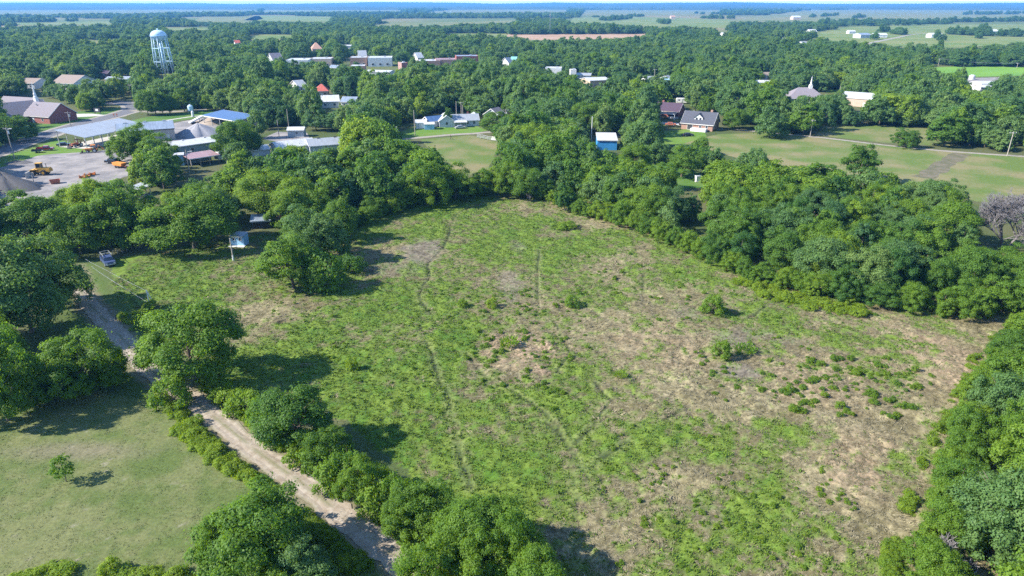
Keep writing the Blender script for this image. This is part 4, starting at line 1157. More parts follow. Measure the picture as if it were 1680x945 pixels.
# ---------------------------------------------------------------- vehicles and machines
def car(loc, rz, paint, label, cat='car', style='car', L=4.6, W=1.85, name='parked_car', group=None):
    o = thing(name, loc, label, cat, rz, group)
    b = MB()
    H = .55
    if style == 'pickup':
        L = 5.6; W = 2.0
        b.box((0, 0, .72), (L, W, .62), taper=.97); b.box((.35, 0, 1.35), (2.1, W * .92, .72), taper=.82)
        b.box((-1.7, W * .46, 1.10), (2.0, .08, .22)); b.box((-1.7, -W * .46, 1.10), (2.0, .08, .22)); b.box((-2.72, 0, 1.10), (.08, W * .9, .22))
        wx = (1.8, -1.75); gl = [((.35, 0, 1.37), (2.14, W * .80, .42)), ((.35, 0, 1.37), (1.5, W * .945, .40))]
    elif style == 'suv':
        b.box((0, 0, .75), (L, W, .7), taper=.96); b.box((-.35, 0, 1.42), (L * .68, W * .92, .72), taper=.84)
        wx = (1.4, -1.4); gl = [((-.35, 0, 1.42), (L * .665, W * .78, .40)), ((-.35, 0, 1.42), (L * .5, W * .925, .38))]
    else:
        b.box((0, 0, .62), (L, W, .55), taper=.96); b.box((-.2, 0, 1.15), (L * .55, W * .88, .55), taper=.76)
        wx = (1.4, -1.4); gl = [((-.2, 0, 1.15), (L * .535, W * .72, .32)), ((-.2, 0, 1.15), (L * .4, W * .85, .3))]
    b.build('body', M[paint], o)
    g = MB()
    for c, s in gl: g.box(c, s, taper=.86)
    g.build('windows', M['glass'], o)
    for x in wx:
        for s in (-1, 1):
            w = MB(); w.wheel((x, s * (W / 2 - .12), .36), .36, .24); wo = w.build('wheel', M['rubber'], o)
            r = MB(); r.wheel((x, s * (W / 2 + .0), .36), .2, .04); r.build('rim', M['silver_paint'], wo)
    bb = MB(); bb.box((L / 2 + .04, 0, .55), (.12, W * .92, .2)); bb.build('bumper', M['grey_metal'], o)
    for s in (-1, 1):
        h = MB(); h.box((L / 2 + .012, s * W * .36, .78), (.06, .3, .16)); h.build('headlight', M['white_paint'], o)
        h = MB(); h.box((-L / 2 - .012, s * W * .40, .80), (.06, .2, .18)); h.build('tail_light', M['red_paint'], o)
    return o

a = at(75, 247); car((a.x, a.y, .03), R(12), 'red_paint', 'dark red pickup parked where the yard meets the county road', 'pickup', 'pickup', name='parked_pickup')
a = at(62.5, 250.5)
tl = thing('flatbed_trailer', (a.x, a.y, .03), 'small grey flatbed trailer in front of the dark red pickup', 'trailer', R(12))
s = MB(); s.box((0, 0, .62), (3.4, 1.9, .16)); s.build('deck', M['grey_metal'], tl)
s = MB(); s.box((-1.65, 0, 1.0), (.08, 1.9, .6)); s.box((0, .92, .9), (3.4, .06, .4)); s.box((0, -.92, .9), (3.4, .06, .4)); s.build('side_rails', M['dark_metal'], tl)
for y in (-.95, .95):
    s = MB(); s.wheel((0, y * 1.12, .35), .35, .22); s.build('wheel', M['rubber'], tl)
s = MB(); s.tube((1.7, 0, .55), (3.0, 0, .5), .06, n=5); s.build('drawbar', M['dark_metal'], tl)
a = at(105, 239.5); car((a.x, a.y, .03), R(15), 'black_paint', 'black car parked on grass at the left corner of machine shed', 'car', 'car')

def loader(loc, rz, label, paint='yellow'):
    """articulated wheel loader facing -x, bucket lowered"""
    o = thing('wheel_loader', loc, label, 'loader', rz)
    b = MB(); b.box((1.9, 0, 1.75), (3.3, 1.7, 1.15), taper=.94); b.box((3.3, 0, 1.5), (.6, 2.1, .9)); b.box((0, 0, 1.15), (1.0, 1.0, .6)); b.build('engine_cover', M[paint], o)
    f = MB(); f.box((-1.2, 0, 1.3), (1.7, 1.2, 1.0)); f.build('front_frame', M[paint], o)
    c = MB()
    for x in (-.35, 1.0):
        for y in (-.7, .7): c.box((x, y, 2.95), (.12, .12, 1.5))
    c.box((.32, 0, 3.75), (1.8, 1.8, .14)); c.box((.32, 0, 2.2), (1.6, 1.6, .3)); co_ = c.build('cab', M[paint], o)
    g = MB(); g.box((.32, 0, 3.0), (1.22, 1.28, 1.3)); g.build('cab_glass', M['glass'], co_)
    for x in (-1.35, 1.75):
        for s in (-1, 1):
            w = MB(); w.wheel((x, s * 1.15, .85), .85, .6, n=20); wo = w.build('wheel', M['rubber'], o)
            r = MB(); r.wheel((x, s * 1.44, .85), .45, .08, n=14); r.build('rim', M['yellow'], wo)
            if x < 0: 
                fd = MB(); fd.box((x, s * 1.15, 1.85), (1.4, .6, .1)); fd.build('fender', M[paint], o)
    ar = MB()
    for s in (-.62, .62):
        ar.tube((-.9, s, 2.0), (-2.4, s, 1.55), .17, .15, 6); ar.tube((-2.4, s, 1.55), (-3.2, s, .6), .15, .13, 6); ar.tube((-.7, s, 1.3), (-2.2, s, 1.35), .09, n=6)
    ar.build('lift_arm', M[paint], o)
    k = MB(); k.extrude_xz([(-3.2, .9), (-3.3, .15), (-4.5, .05), (-4.5, .12), (-3.5, .3), (-3.35, 1.2)], -1.35, 1.35)
    for s in (-1.32, 1.32): k.extrude_xz([(-3.2, 1.1), (-3.3, .15), (-4.4, .1)], s - .03, s + .03)
    k.build('bucket', M['grey_metal'], o)
    e = MB(); e.tube((2.2, .4, 2.3), (2.2, .4, 3.5), .09, n=8); e.build('exhaust', M['dark_metal'], o)
    return o
a = at(66, 287); loader((a.x, a.y, .03), R(6), 'yellow wheel loader with lowered bucket in the middle of gravel yard')
def backhoe(loc, rz, label, paint='orange'):
    o = thing('backhoe_tractor', loc, label, 'tractor', rz)
    b = MB(); b.box((1.3, 0, 1.15), (2.2, .9, .8), taper=.9); b.box((0, 0, .9), (2.6, .8, .4)); b.build('bonnet', M[paint], o)
    c = MB()
    for x in (-.9, .3):
        for y in (-.65, .65): c.box((x, y, 1.9), (.1, .1, 1.4))
    c.box((-.3, 0, 2.65), (1.6, 1.6, .12)); c.build('cab', M[paint], o)
    for x, r in ((-.7, .75), (1.6, .5)):
        for s in (-1, 1):
            w = MB(); w.wheel((x, s * .95, r), r, .42, n=16); wo = w.build('wheel', M['rubber'], o); q = MB(); q.wheel((x, s * 1.16, r), r * .55, .06); q.build('rim', M['white_paint'], wo)
    ar = MB(); ar.tube((.6, 0, 1.5), (3.0, 0, 1.4), .15, .12, 6); ar.tube((3.0, 0, 1.4), (3.5, 0, .5), .12, n=6); ar.build('loader_arm', M[paint], o)
    k = MB(); k.extrude_xz([(3.3, .8), (3.35, .1), (4.2, .06), (4.2, .12), (3.55, .25), (3.45, .9)], -1.0, 1.0); k.build('bucket', M['dark_metal'], o)
    h = MB(); h.tube((-1.3, 0, .9), (-2.2, 0, 2.5), .14, .12, 6); h.tube((-2.2, 0, 2.5), (-3.3, 0, 1.4), .11, n=6); h.box((-3.35, 0, 1.1), (.5, .6, .6)); h.build('digger_arm', M[paint], o)
    return o
a = at(153, 250); backhoe((a.x, a.y, .03), R(200), 'orange backhoe tractor parked at the open front of machine shed')
a = at(128, 241); o = backhoe((a.x, a.y, .1), R(250), 'rusty red tractor under the machine shed roof behind the orange backhoe', 'rust')
a = at(186, 268); car((a.x, a.y, .03), R(170), 'black_paint', 'black sport utility vehicle parked beneath the big tree in the yard', 'car', 'suv', L=5.2, W=2.1)
a = at(197, 275)
dp = thing('dump_trailer', (a.x, a.y, .03), 'rust and peach dump trailer beside the black parked vehicle', 'trailer', R(-25))
s = MB(); s.extrude_xz([(-2, .8), (2, .8), (2.3, 1.7), (-2.3, 1.7)], -1.0, 1.0); s.build('tub', M['orange'], dp)
s = MB(); s.box((.6, 0, .62), (5.6, .8, .22)); s.build('chassis', M['rust'], dp)
for x in (-.6, .6):
    for y in (-1.05, 1.05):
        s = MB(); s.wheel((x, y, .42), .42, .25); s.build('wheel', M['rubber'], dp)
for i, (px, py, rz, lb) in enumerate([(136, 292.5, 25, 'orange road broom attachment at the left end of the row'), (144, 290, 20, 'orange scraper attachment in the middle of the row'), (152, 287.5, 30, 'orange grader blade attachment at right end of the row')]):
    a = at(px, py)
    s0 = thing('machine_attachment', (a.x, a.y, .03), lb + ' by the trees', 'attachment', R(rz), 'orange machine attachments along the yard edge')
    s = MB(); s.box((0, 0, .35), (1.9, 1.3, .12)); s.box((-.8, 0, .7), (.1, 1.3, .7)); s.box((.8, 0, .6), (.1, 1.3, .6)); s.tube((-.9, -.5, .2), (.9, .5, 1.3 - i * .2), .09, n=6); s.build('frame', M['orange'], s0)
    s = MB(); s.tube((-.95, .5, .35), (.95, .5, .35), .33, n=12); s.build('drum', M['rust' if i != 1 else 'dark_metal'], s0)
a = at(91, 301)
sk = thing('scrap_bin', (a.x, a.y, .03), 'rusty red scrap bin at the near edge of gravel yard', 'bin', R(35))
s = MB(); s.extrude_xz([(-1.1, 0), (1.1, 0), (1.4, 1.2), (1.3, 1.2), (1.0, .12), (-1.0, .12), (-1.3, 1.2), (-1.4, 1.2)], -.9, .9)
for y in (-.88, .88): s.extrude_xz([(-1.08, .05), (1.08, .05), (1.36, 1.15), (-1.36, 1.15)], y - .04, y + .04)
s.build('bin_body', M['rust'], sk)
a = at(47, 292)
s = MB(); s.box((0, 0, .9), (.35, 2.6, 1.8)); s.box((.5, 1.2, .7), (1.2, .3, 1.4)); s = s.build('concrete_barrier', M['concrete']); s.location = (a.x, a.y, .02); s.rotation_euler = (0, 0, R(10)); tag(s, 'pale concrete stockpile wall in front of the loader bucket', 'barrier')
a = at(322, 203)
dt = thing('tipper_trailer', (a.x, a.y, .03), 'white tipped trailer bed sloping over the stockpile yard', 'trailer', R(40))
s = MB(); s.slab((-3, -1.1, .9), (3, -1.1, 3.4), (3, 1.1, 3.4), (-3, 1.1, .9), .5); s.build('bed', M['white_paint'], dt)
s = MB(); s.box((.3, 0, .7), (6.2, 1.0, .3)); s.build('chassis', M['dark_metal'], dt)
s = MB(); s.tube((1.5, 0, .8), (2.0, 0, 2.6), .12, n=6); s.build('ram', M['grey_metal'], dt)
for x in (-1.6, -.7, 2.4):
    for y in (-1.0, 1.0):
        s = MB(); s.wheel((x, y, .48), .48, .3); s.build('wheel', M['rubber'], dt)
a = at(317, 192)
bt = thing('white_gas_tank', (a.x, a.y, .03), 'small white upright gas tank in front of the pale green bin', 'tank', 0)
s = MB(); s.lathe([(.01, .1), (.55, .2), (.6, .5), (.6, 2.4), (.4, 2.8), (.01, 2.9)], n=14); s.build('cylinder', M['white_paint'], bt)
s = MB(); s.box((0, 0, .08), (1.1, 1.1, .16)); s.build('base', M['concrete'], bt)

def camper(loc, rz, label, L=6.5, paint='white_paint', name='camper_trailer'):
    o = thing(name, loc, label, 'camper', rz)
    s = MB(); s.extrude_xz([(-L / 2, .6), (L / 2 - .6, .6), (L / 2, 1.3), (L / 2 - .3, 2.7), (L / 2 - .7, 2.9), (-L / 2 + .3, 2.9), (-L / 2, 2.6)], -1.15, 1.15); s.build('body', M[paint], o)
    s = MB()
    for x in (-1.8, 1.6): s.box((x, 0, 2.0), (1.1, 2.34, .6))
    s.build('windows', M['glass'], o)
    s = MB(); s.box((0, -1.16, 1.6), (.75, .05, 1.8)); s.build('door', M['silver_paint'], o)
    for y in (-1.1, 1.1):
        w = MB(); w.wheel((-.4, y, .38), .38, .22); w.build('wheel', M['rubber'], o)
    w = MB(); w.tube((L / 2 - .4, 0, .6), (L / 2 + 1.2, 0, .5), .06, n=5); w.build('drawbar', M['dark_metal'], o)
    return o
a = at(1119, 170); camper((a.x, a.y, .02), R(-8), 'white camper trailer parked behind the plum-roofed house'); occupy(a.x, a.y, 4.5)
a = at(366, 262); camper((a.x, a.y, .02), R(60), 'white camper parked at the right end of faded red shed', 5.0); occupy(a.x, a.y, 3.5)
a = at(1098, 172.5); car((a.x, a.y, .02), R(10), 'white_paint', 'white car parked left of the camper behind plum-roofed house')
a = at(1104, 195.5); car((a.x, a.y, .03), R(-30), 'silver_paint', 'silver car inside the pale open carport')
a = at(1100, 206); car((a.x, a.y, .04), R(-10), 'rust', 'dull red car on the driveway left of dormer house', 'car', 'car')
a = at(1122, 206.5); car((a.x, a.y, .04), R(-10), 'black_paint', 'black car on the driveway nearest the dormer house', 'car', 'suv')
a = at(1128, 223.5); car((a.x, a.y, .02), R(15), 'black_paint', 'dark car at the edge of garden below the driveway', 'car', 'car')
a = at(772, 211); car((a.x - 4.5, a.y, .02), R(20), 'silver_paint', 'silver car parked before the white cottage porch', 'car', 'car')
a = at(240, 327); car((a.x, a.y, .02), R(-35), 'black_paint', 'black car glimpsed between trees left of the tall oak', 'car', 'suv', L=5)
a = at(230, 320)
tp = thing('pale_lean_to', (a.x, a.y + 1, .0), 'pale tin-roofed lean-to behind the black car between trees', 'lean-to', R(-30))
mono(tp, (0, 0, 0), 4.5, 3, 2.0, 2.5, 'wall_grey', 'roof_grey', open_sides=True, posts=3); occupy(a.x, a.y, 3)
a = at(440, 372)
tp = thing('dark_tin_shed', (a.x - 1.5, a.y, 0), 'dark tin shed with grey roof under the trees behind meadow bush', 'shed', R(15))
mono(tp, (0, 0, 0), 4.2, 3.2, 2.0, 2.5, 'dark_metal', 'roof_bluegrey', ov=.3); occupy(a.x - 1.5, a.y, 3)
# pale blue hut by the pole, blue truck in the shade
a = at(391, 404.5)
hu = thing('pale_blue_hut', (a.x, a.y + 1.3, 0), 'pale blue hut with two dark windows at meadow edge behind a pole', 'hut', R(-6)); occupy(a.x, a.y + 1.3, 3)
mono(hu, (0, 0, 0), 3.0, 2.4, 2.3, 2.5, 'wall_paleblue', 'roof_bluegrey', ov=.12)
openings(hu, (0, 0, 0), 3.0, 2.4, [('window', 'f', -.75, 1.35, .7, .7), ('window', 'f', .75, 1.35, .7, .7)])
s = MB(); s.box((0, -1.6, .12), (3.6, .9, .2)); s.build('step', M['white_paint'], hu)
a = at(178, 432)
o = car((a.x, a.y, .02), R(-50), 'blue_paint', 'blue pickup with rack parked in tree shade above the dirt road', 'pickup', 'pickup', name='parked_pickup'); occupy(a.x, a.y, 4)
rk = MB()
for x in (-2.5, -.9):
    for y in (-.8, .8): rk.tube((x, y, 1.1), (x, y, 2.0), .05, n=4)
    rk.tube((x, -.8, 2.0), (x, .8, 2.0), .05, n=4)
for y in (-.8, .8): rk.tube((-2.5, y, 2.0), (.9, y, 2.05), .05, n=4)
rk.build('rack', M['silver_paint'], o)
a = at(1144.5, 298)
wb = thing('white_tank_box', (a.x, a.y, 0), 'white upright utility box on the back yard grass', 'box', R(10))
s = MB(); s.box((0, 0, .95), (1.5, 1.2, 1.6)); s.build('cabinet', M['white_paint'], wb); s = MB(); s.box((0, 0, 1.82), (1.7, 1.4, .12)); s.build('lid', M['trim'], wb); s = MB(); s.box((0, 0, .08), (1.7, 1.4, .14)); s.build('base', M['concrete'], wb)
occupy(a.x, a.y, 1.5)

# pipe rail along the shaded drive; pale plank fence by the paddock
def rail_fence(pts, h, n_post, label, m, name='rail_fence', rails=(.9,), r=.05):
    a = at(*pts[0]); o = thing(name, (a.x, a.y, 0), label, 'fence')
    P = [at(*p) - a for p in pts]
    for i in range(n_post):
        t = i / (n_post - 1) * (len(P) - 1); k = min(int(t), len(P) - 2); q = P[k].lerp(P[k + 1], t - k)
        s = MB(); s.tube((q.x, q.y, -.1), (q.x, q.y, h), r * 1.3, n=6); s.build('post', M[m], o)
    s = MB()
    for z in rails: s.path([(q.x, q.y, h * z) for q in P], r, 5)
    s.build('rail', M[m], o)
    return o
rail_fence([(186, 419), (212, 411), (243, 402)], 1.1, 8, 'low pale pipe rail along the shaded drive by blue pickup', 'pole_wood')
rail_fence([(783, 226), (806, 231), (825, 233)], 1.6, 9, 'grey plank fence at the far corner of paddock', 'grey_metal', rails=(.3, .6, .95), r=.09)
a = at(739, 229)
sn = thing('gate_posts', (a.x, a.y, 0), 'leaning wooden gate brace at the paddock corner beside the lane', 'gate')
s = MB(); s.tube((0, 0, 0), (0, 0, 1.9), .12, n=6); s.build('post', M['bark'], sn); s = MB(); s.tube((1.1, 0, 0), (0, 0, 1.6), .08, n=6); s.build('brace', M['bark'], sn)

# church signboard: dark board on two posts (writing too small to read in the photograph)
a = at(160.5, 187)
sg = thing('church_signboard', (a.x, a.y, 0), 'dark green signboard with pale panel on church lawn', 'sign', R(-12))
s = MB(); s.box((0, 0, 1.9), (3.4, .25, 1.9)); so = s.build('board', M['dark_metal'], sg)
s = MB(); s.box((0, -.14, 1.95), (1.5, .04, 1.0)); s.build('panel', M['white_paint'], so)
for x in (-1.5, 1.5):
    s = MB(); s.box((x, 0, .5), (.2, .2, 1.0)); s.build('post', M['dark_metal'], sg)
for px, lb in ((187.5, 'left one of the two red-brown marker posts at road bend'), (192.5, 'right one of the two red-brown marker posts at road bend')):
    a = at(px, 192)
    o = thing('marker_post', (a.x, a.y, 0), lb, 'post', 0, 'marker posts at the road bend')
    s = MB(); s.tube((0, 0, 0), (0, 0, 1.5), .12, n=6); s.build('post', M['rust'], o); s = MB(); s.box((0, -.12, 1.3), (.7, .08, .7)); s.build('plate', M['rust'], o)

# ---------------------------------------------------------------- utility poles and wires
def pole(bpx, tpx_y, label, arm=True, rz=0, lamp=False, transformer=False, r=.16, mat_='pole_wood', hmax=None, group='utility poles'):
    a = at(*bpx); h = height_to(a, tpx_y)
    if hmax: h = min(h, hmax)
    o = thing('utility_pole', (a.x, a.y, 0), label, 'utility pole', R(rz), group)
    s = MB(); s.tube((0, 0, -.3), (0, 0, h), r, r * .75, 8); s.build('pole', M[mat_], o)
    if arm:
        s = MB(); s.box((0, .1, h - .5), (2.4, .12, .16)); c = s.build('crossarm', M['pole_wood'], o)
        s = MB()
        for x in (-1.1, -.4, .4, 1.1): s.lathe([(.05, 0), (.09, .06), (.05, .16), (.08, .2), (.01, .26)], (x, .1, h - .42), 6)
        s.build('insulators', M['grey_metal'], c)
    if transformer:
        s = MB(); s.tube((.42, 0, h - 2.2), (.42, 0, h - 1.2), .27, n=10); s.build('transformer', M['silver_paint'], o)
    if lamp:
        s = MB(); s.tube((0, 0, h - .8), (1.4, 0, h - .4), .05, n=5); l = s.build('lamp_arm', M['grey_metal'], o)
        s = MB(); s.box((1.6, 0, h - .42), (.6, .3, .16)); s.build('lamp_head', M['white_paint'], l)
    return o, Vector((a.x, a.y, h))
POLES = {}
for key, b, ty, lab, kw in [
  ('yard', (24, 261), 209, 'pale leaning-looking utility pole with lamp at the left end of the county road', dict(lamp=True, transformer=True)),
  ('church', (118, 214), 183, 'utility pole with transformer between brick church and machine shed', dict(transformer=True)),
  ('stub', (57, 305), 288, 'short bare post right in front of the yellow loader', dict(arm=False)),
  ('bend', (216, 161), 138, 'utility pole with white lamp at the road bend', dict(lamp=True)),
  ('redshed', (311, 283), 246, 'bare street-lamp pole at the left corner of faded red shed', dict(arm=False, lamp=True)),
  ('camper', (373, 271), 244, 'grey pole in front of the white camper by faded red shed', dict(arm=False, mat_='grey_metal')),
  ('east', (1652, 256), 216, 'pale utility pole at right edge beside the farm track', dict(arm=True)),
  ('farm', (1329, 224), 196, 'utility pole beside the farm track before grey church', dict(arm=True)),
  ('blue', (970, 232), 191, 'slim pale pole rising behind the bright blue shed', dict(arm=False, mat_='white_paint')),
  ('lane', (681, 222), 181, 'utility pole on the lane lawn left of the white sheds', dict(arm=False)),
  ('cot1', (749, 193), 166, 'left one of the poles behind the white cottage', dict(arm=False)),
  ('cot2', (757, 192), 167, 'middle pole behind the white cottage with crossarm', dict(arm=True)),
  ('cot3', (759.5, 192), 172, 'right one of the poles behind the white cottage', dict(arm=False)),
  ('mid1', (830, 200), 179, 'pole with crossarm left of another in trees right of cottage', dict(arm=True, transformer=True)),
  ('mid2', (848, 200), 181, 'second pole in the trees right of cottage, near the bright tree', dict(arm=True)),
  ('hut', (383, 427), 391, 'pole with white painted foot standing before the pale blue hut', dict(arm=False)),
  ('drive', (230, 406), 376, 'grey pole beside the shaded drive under the big oak', dict(arm=False)),
  ('net', (652, 236), 207, 'white service pole with box at the left end of lane lawn', dict(arm=False, transformer=True, mat_='white_paint')),
  ('apron', (458, 224), 197, 'pole at the left edge of grey shed apron', dict(arm=False)),
  ('apron2', (474, 209), 179, 'pale bare trunk-like pole behind the grey shed', dict(arm=False)),
  ('town1', (527, 194), 176, 'pole among trees left of white metal barn', dict(arm=False)),
  ('town2', (1073, 134), 113, 'utility pole left of the pale blue bungalow', dict(arm=True)),
  ('town3', (1032, 141), 120, 'utility pole right of long tan store', dict(arm=True)),
  ('town4', (1101, 121), 105, 'utility pole behind the pale blue bungalow', dict(arm=True)),
  ('hall', (1376.5, 156), 141, 'utility pole left of the white-roofed hall', dict(arm=False)),
  ('crop1', (1539, 108.5), 96, 'utility pole at far left corner of bright crop field', dict(arm=True)),
  ('crop2', (1668, 112), 103, 'utility pole at far right of bright crop field', dict(arm=True)),
  ('frm1', (1541, 149), 135, 'left one of two poles with crossarms near the round tank', dict(arm=True)),
  ('frm2', (1557, 145), 131, 'right one of two poles with crossarms near the round tank', dict(arm=True)),
]:
    POLES[key] = pole(b, ty, lab, **kw)
# white foot of the hut pole
s = MB(); s.tube((0, 0, 0), (0, 0, 1.1), .19, .185, 8); s.build('painted_foot', M['white_paint'], POLES['hut'][0])
# braced pole by the dirt road with service lines into the trees
a = at(246, 503); h = height_to(a, 476)
bp_ = thing('braced_pole', (a.x, a.y, 0), 'short white braced pole behind the big roadside tree', 'utility pole')
s = MB(); s.tube((0, 0, -.2), (0, 0, h), .11, .09, 8); s.build('pole', M['white_paint'], bp_)
s = MB(); s.tube((1.0, .1, -.1), (.05, 0, h - .15), .07, .06, 6); s.build('brace', M['white_paint'], bp_)
def wire(pts, sag, label, r=.03):
    s = MB()
    for a, b in zip(pts[:-1], pts[1:]):
        q = [a.lerp(b, i / 10) - Vector((0, 0, sag * 4 * (i / 10) * (1 - i / 10))) for i in range(11)]
        s.path(q, r, 4)
    o = s.build('service_line', M['silver_paint']); return tag(o, label, 'wire')
t0 = at(246, 499, .6); t1 = at(160, 452, 3.2)
wire([Vector((a.x, a.y, .7)), at(176, 455, 2.2), at(150, 437, 3.5)], .1, 'lower pale service line from braced pole into the big blue-green tree', .022)
wire([Vector((a.x, a.y, h - .1)), at(168, 440, 3.6), at(140, 425, 4.6)], .1, 'upper pale service line from braced pole into the big blue-green tree', .018)
wire([POLES['mid1'][1] - Vector((0, 0, .3)), POLES['mid2'][1] - Vector((0, 0, .3)), at(880, 185, 8)], .5, 'power line between the two poles right of the white cottage', .05)
wire([POLES['crop1'][1], POLES['crop2'][1]], 1.5, 'long power line across the far side of bright crop field', .07)
# ================================================================== TREES AND PLANTS
def crown_points(rng, Rr, H, base, n_lobe, n_leaf, gap, lr, dome):
    """leaf places over many uneven boughs, with gaps between them"""
    zc = base + (H - base) * dome
    up, dn = H - zc, zc - base
    ph = rng.uniform(0, 6.28, 6)
    i = np.arange(n_lobe) + .5
    cz = 1 - 1.62 * i / n_lobe
    az = i * 2.39996 + rng.uniform(-.35, .35, n_lobe)
    cz = np.clip(cz + rng.uniform(-.08, .08, n_lobe), -.72, 1)
    sr = np.sqrt(1 - cz ** 2)
    wob = 1 + .17 * np.sin(2 * az + ph[0]) + .13 * np.sin(3 * az + ph[1] + 2 * cz) + .08 * np.sin(5 * az + ph[2] - 3 * cz) + rng.uniform(-.14, .10, n_lobe)
    rl = Rr * rng.uniform(lr[0], lr[1], n_lobe)
    D = np.stack([sr * np.cos(az), sr * np.sin(az), cz], -1)
    sh = .80 * wob
    Cn = np.stack([D[:, 0] * Rr * sh, D[:, 1] * Rr * sh, zc + np.where(D[:, 2] > 0, D[:, 2] * up * .84 * (1 + (wob - 1) * .8), D[:, 2] * dn)], -1)
    keep = rng.random(n_lobe) > gap
    for _ in range(2):                                   # open bays in the outline
        hd = rng.normal(size=3); hd[2] = abs(hd[2]) * .5; hd /= np.linalg.norm(hd)
        keep &= ((D @ hd) < .90) | (rng.random(n_lobe) < .25)
    Cn, rl, D = Cn[keep], rl[keep], D[keep]
    m = len(rl)
    wgt = rl ** 2; cnt = np.maximum(8, (n_leaf * wgt / wgt.sum()).astype(int))
    li = np.repeat(np.arange(m), cnt); n = len(li)
    nr = rng.normal(size=(n, 3)); nr /= np.linalg.norm(nr, axis=1)[:, None]
    # boughs are full on their outer and upper sides
    bias = (nr * D[li]).sum(1) * .55 + nr[:, 2] * .45
    nr = np.where((bias < -.25)[:, None], -nr, nr)
    rad = rl[li] * (1 - .45 * rng.random(n) ** 1.8) * rng.uniform(.90, 1.18, n)
    sq = np.stack([rng.uniform(.85, 1.45, m), rng.uniform(.85, 1.45, m), rng.uniform(.6, 1.0, m)], -1)
    P = Cn[li] + nr * rad[:, None] * sq[li]
    # twigs that stick out past the boughs
    tw = rng.random(n) < .16
    P[tw] += nr[tw] * (rl[li[tw]] * rng.uniform(.1, .75, tw.sum()))[:, None] + rng.normal(size=(tw.sum(), 3)) * .08
    P[:, 2] = np.maximum(P[:, 2], base * .6 + .05)
    N = nr + np.array([0, 0, .3]) + rng.normal(size=(n, 3)) * .34
    N /= np.linalg.norm(N, axis=1)[:, None]
    lobe_v = rng.random(m)
    return P, N, .55 * lobe_v[li] + .45 * rng.random(n)

def crown_mesh(name, seed, Rr, H, base, n_lobe, n_leaf, leaf, gap=0.12, lr=(.20, .34), dome=.45, parts=1):
    """foliage of one tree; a compound crown is made of several leaders of unequal height"""
    rng = np.random.default_rng(seed)
    if parts == 1:
        P, N, lv = crown_points(rng, Rr, H, base, n_lobe, n_leaf, gap, lr, dome)
    else:
        out = []
        for q in range(parts):
            rs = Rr * rng.uniform(.40, .66); a = q * 6.28 / parts + rng.uniform(-.4, .4); o = (Rr - rs) * rng.uniform(.75, 1.1)
            if q == 0: rs, o = Rr * .62, Rr * .12
            hs = H * (1.0 if q == 0 else rng.uniform(.62, .95)); bs = base + (0 if q % 2 else (hs - base) * rng.uniform(.05, .3))
            P1, N1, l1_ = crown_points(rng, rs, hs, bs, int(n_lobe / parts * 1.25), int(n_leaf / parts), gap, (lr[0] * 1.35, lr[1] * 1.35), dome)
            out.append((P1 + np.array([o * math.cos(a), o * math.sin(a), 0]), N1, np.clip(l1_ + rng.uniform(-.15, .15), 0, 1)))
        P, N, lv = [np.concatenate([w[z] for w in out]) for z in range(3)]
        P[:, :2] -= P[:, :2].mean(0) * .7
    n = len(P)
    T = np.cross(N, rng.normal(size=(n, 3))); T /= np.linalg.norm(T, axis=1)[:, None]
    Bn = np.cross(N, T)
    s = leaf * rng.uniform(.6, 1.35, n)[:, None]
    # bring the outline to the nominal radius and height
    qr = np.percentile(np.hypot(P[:, 0], P[:, 1]), 97); qh = np.percentile(P[:, 2], 99.3)
    P = P * np.array([Rr / qr, Rr / qr, H / qh])
    V = np.stack([P - T * s, P + Bn * s * .62 + T * s * .1, P + T * s * 1.05, P - Bn * s * .6 - T * s * .1], 1).reshape(-1, 3)
    F = np.arange(4 * n).reshape(n, 4)
    me = np_mesh(name, V, F)
    set_attr(me, 'leaf', 'FLOAT', 'FACE', lv.astype(np.float32))
    me.materials.append(M['leaf'])
    return me

def trunk_mesh(name, seed, Rr, H, base, r0):
    rnd = random.Random(seed); mb = MB()
    top = base + (H - base) * .35
    p = [Vector((0, 0, -.25)), Vector((rnd.uniform(-.15, .15), rnd.uniform(-.15, .15), base * .6)), Vector((rnd.uniform(-.3, .3), rnd.uniform(-.3, .3), top))]
    mb.tube(p[0], p[1], r0, r0 * .8, 8); mb.tube(p[1], p[2], r0 * .8, r0 * .5, 8)
    for k in range(6):
        a = k * 1.05 + rnd.uniform(-.3, .3); s = p[1].lerp(p[2], rnd.uniform(.2, 1)); e = Vector((math.cos(a) * Rr * .62, math.sin(a) * Rr * .62, base + (H - base) * rnd.uniform(.35, .75)))
        mid = s.lerp(e, .5) + Vector((0, 0, rnd.uniform(0, .5)))
        mb.tube(s, mid, r0 * .42, r0 * .28, 6); mb.tube(mid, e, r0 * .28, r0 * .08, 5)
        e2 = mid + Vector((math.cos(a + .7), math.sin(a + .7), .9)) * Rr * .35
        mb.tube(mid, e2, r0 * .2, r0 * .06, 5)
    e = Vector((0, 0, H * .86)); mb.tube(p[2], e, r0 * .5, r0 * .1, 6)
    me = mb.mesh(name); me.materials.append(M['bark']); return me

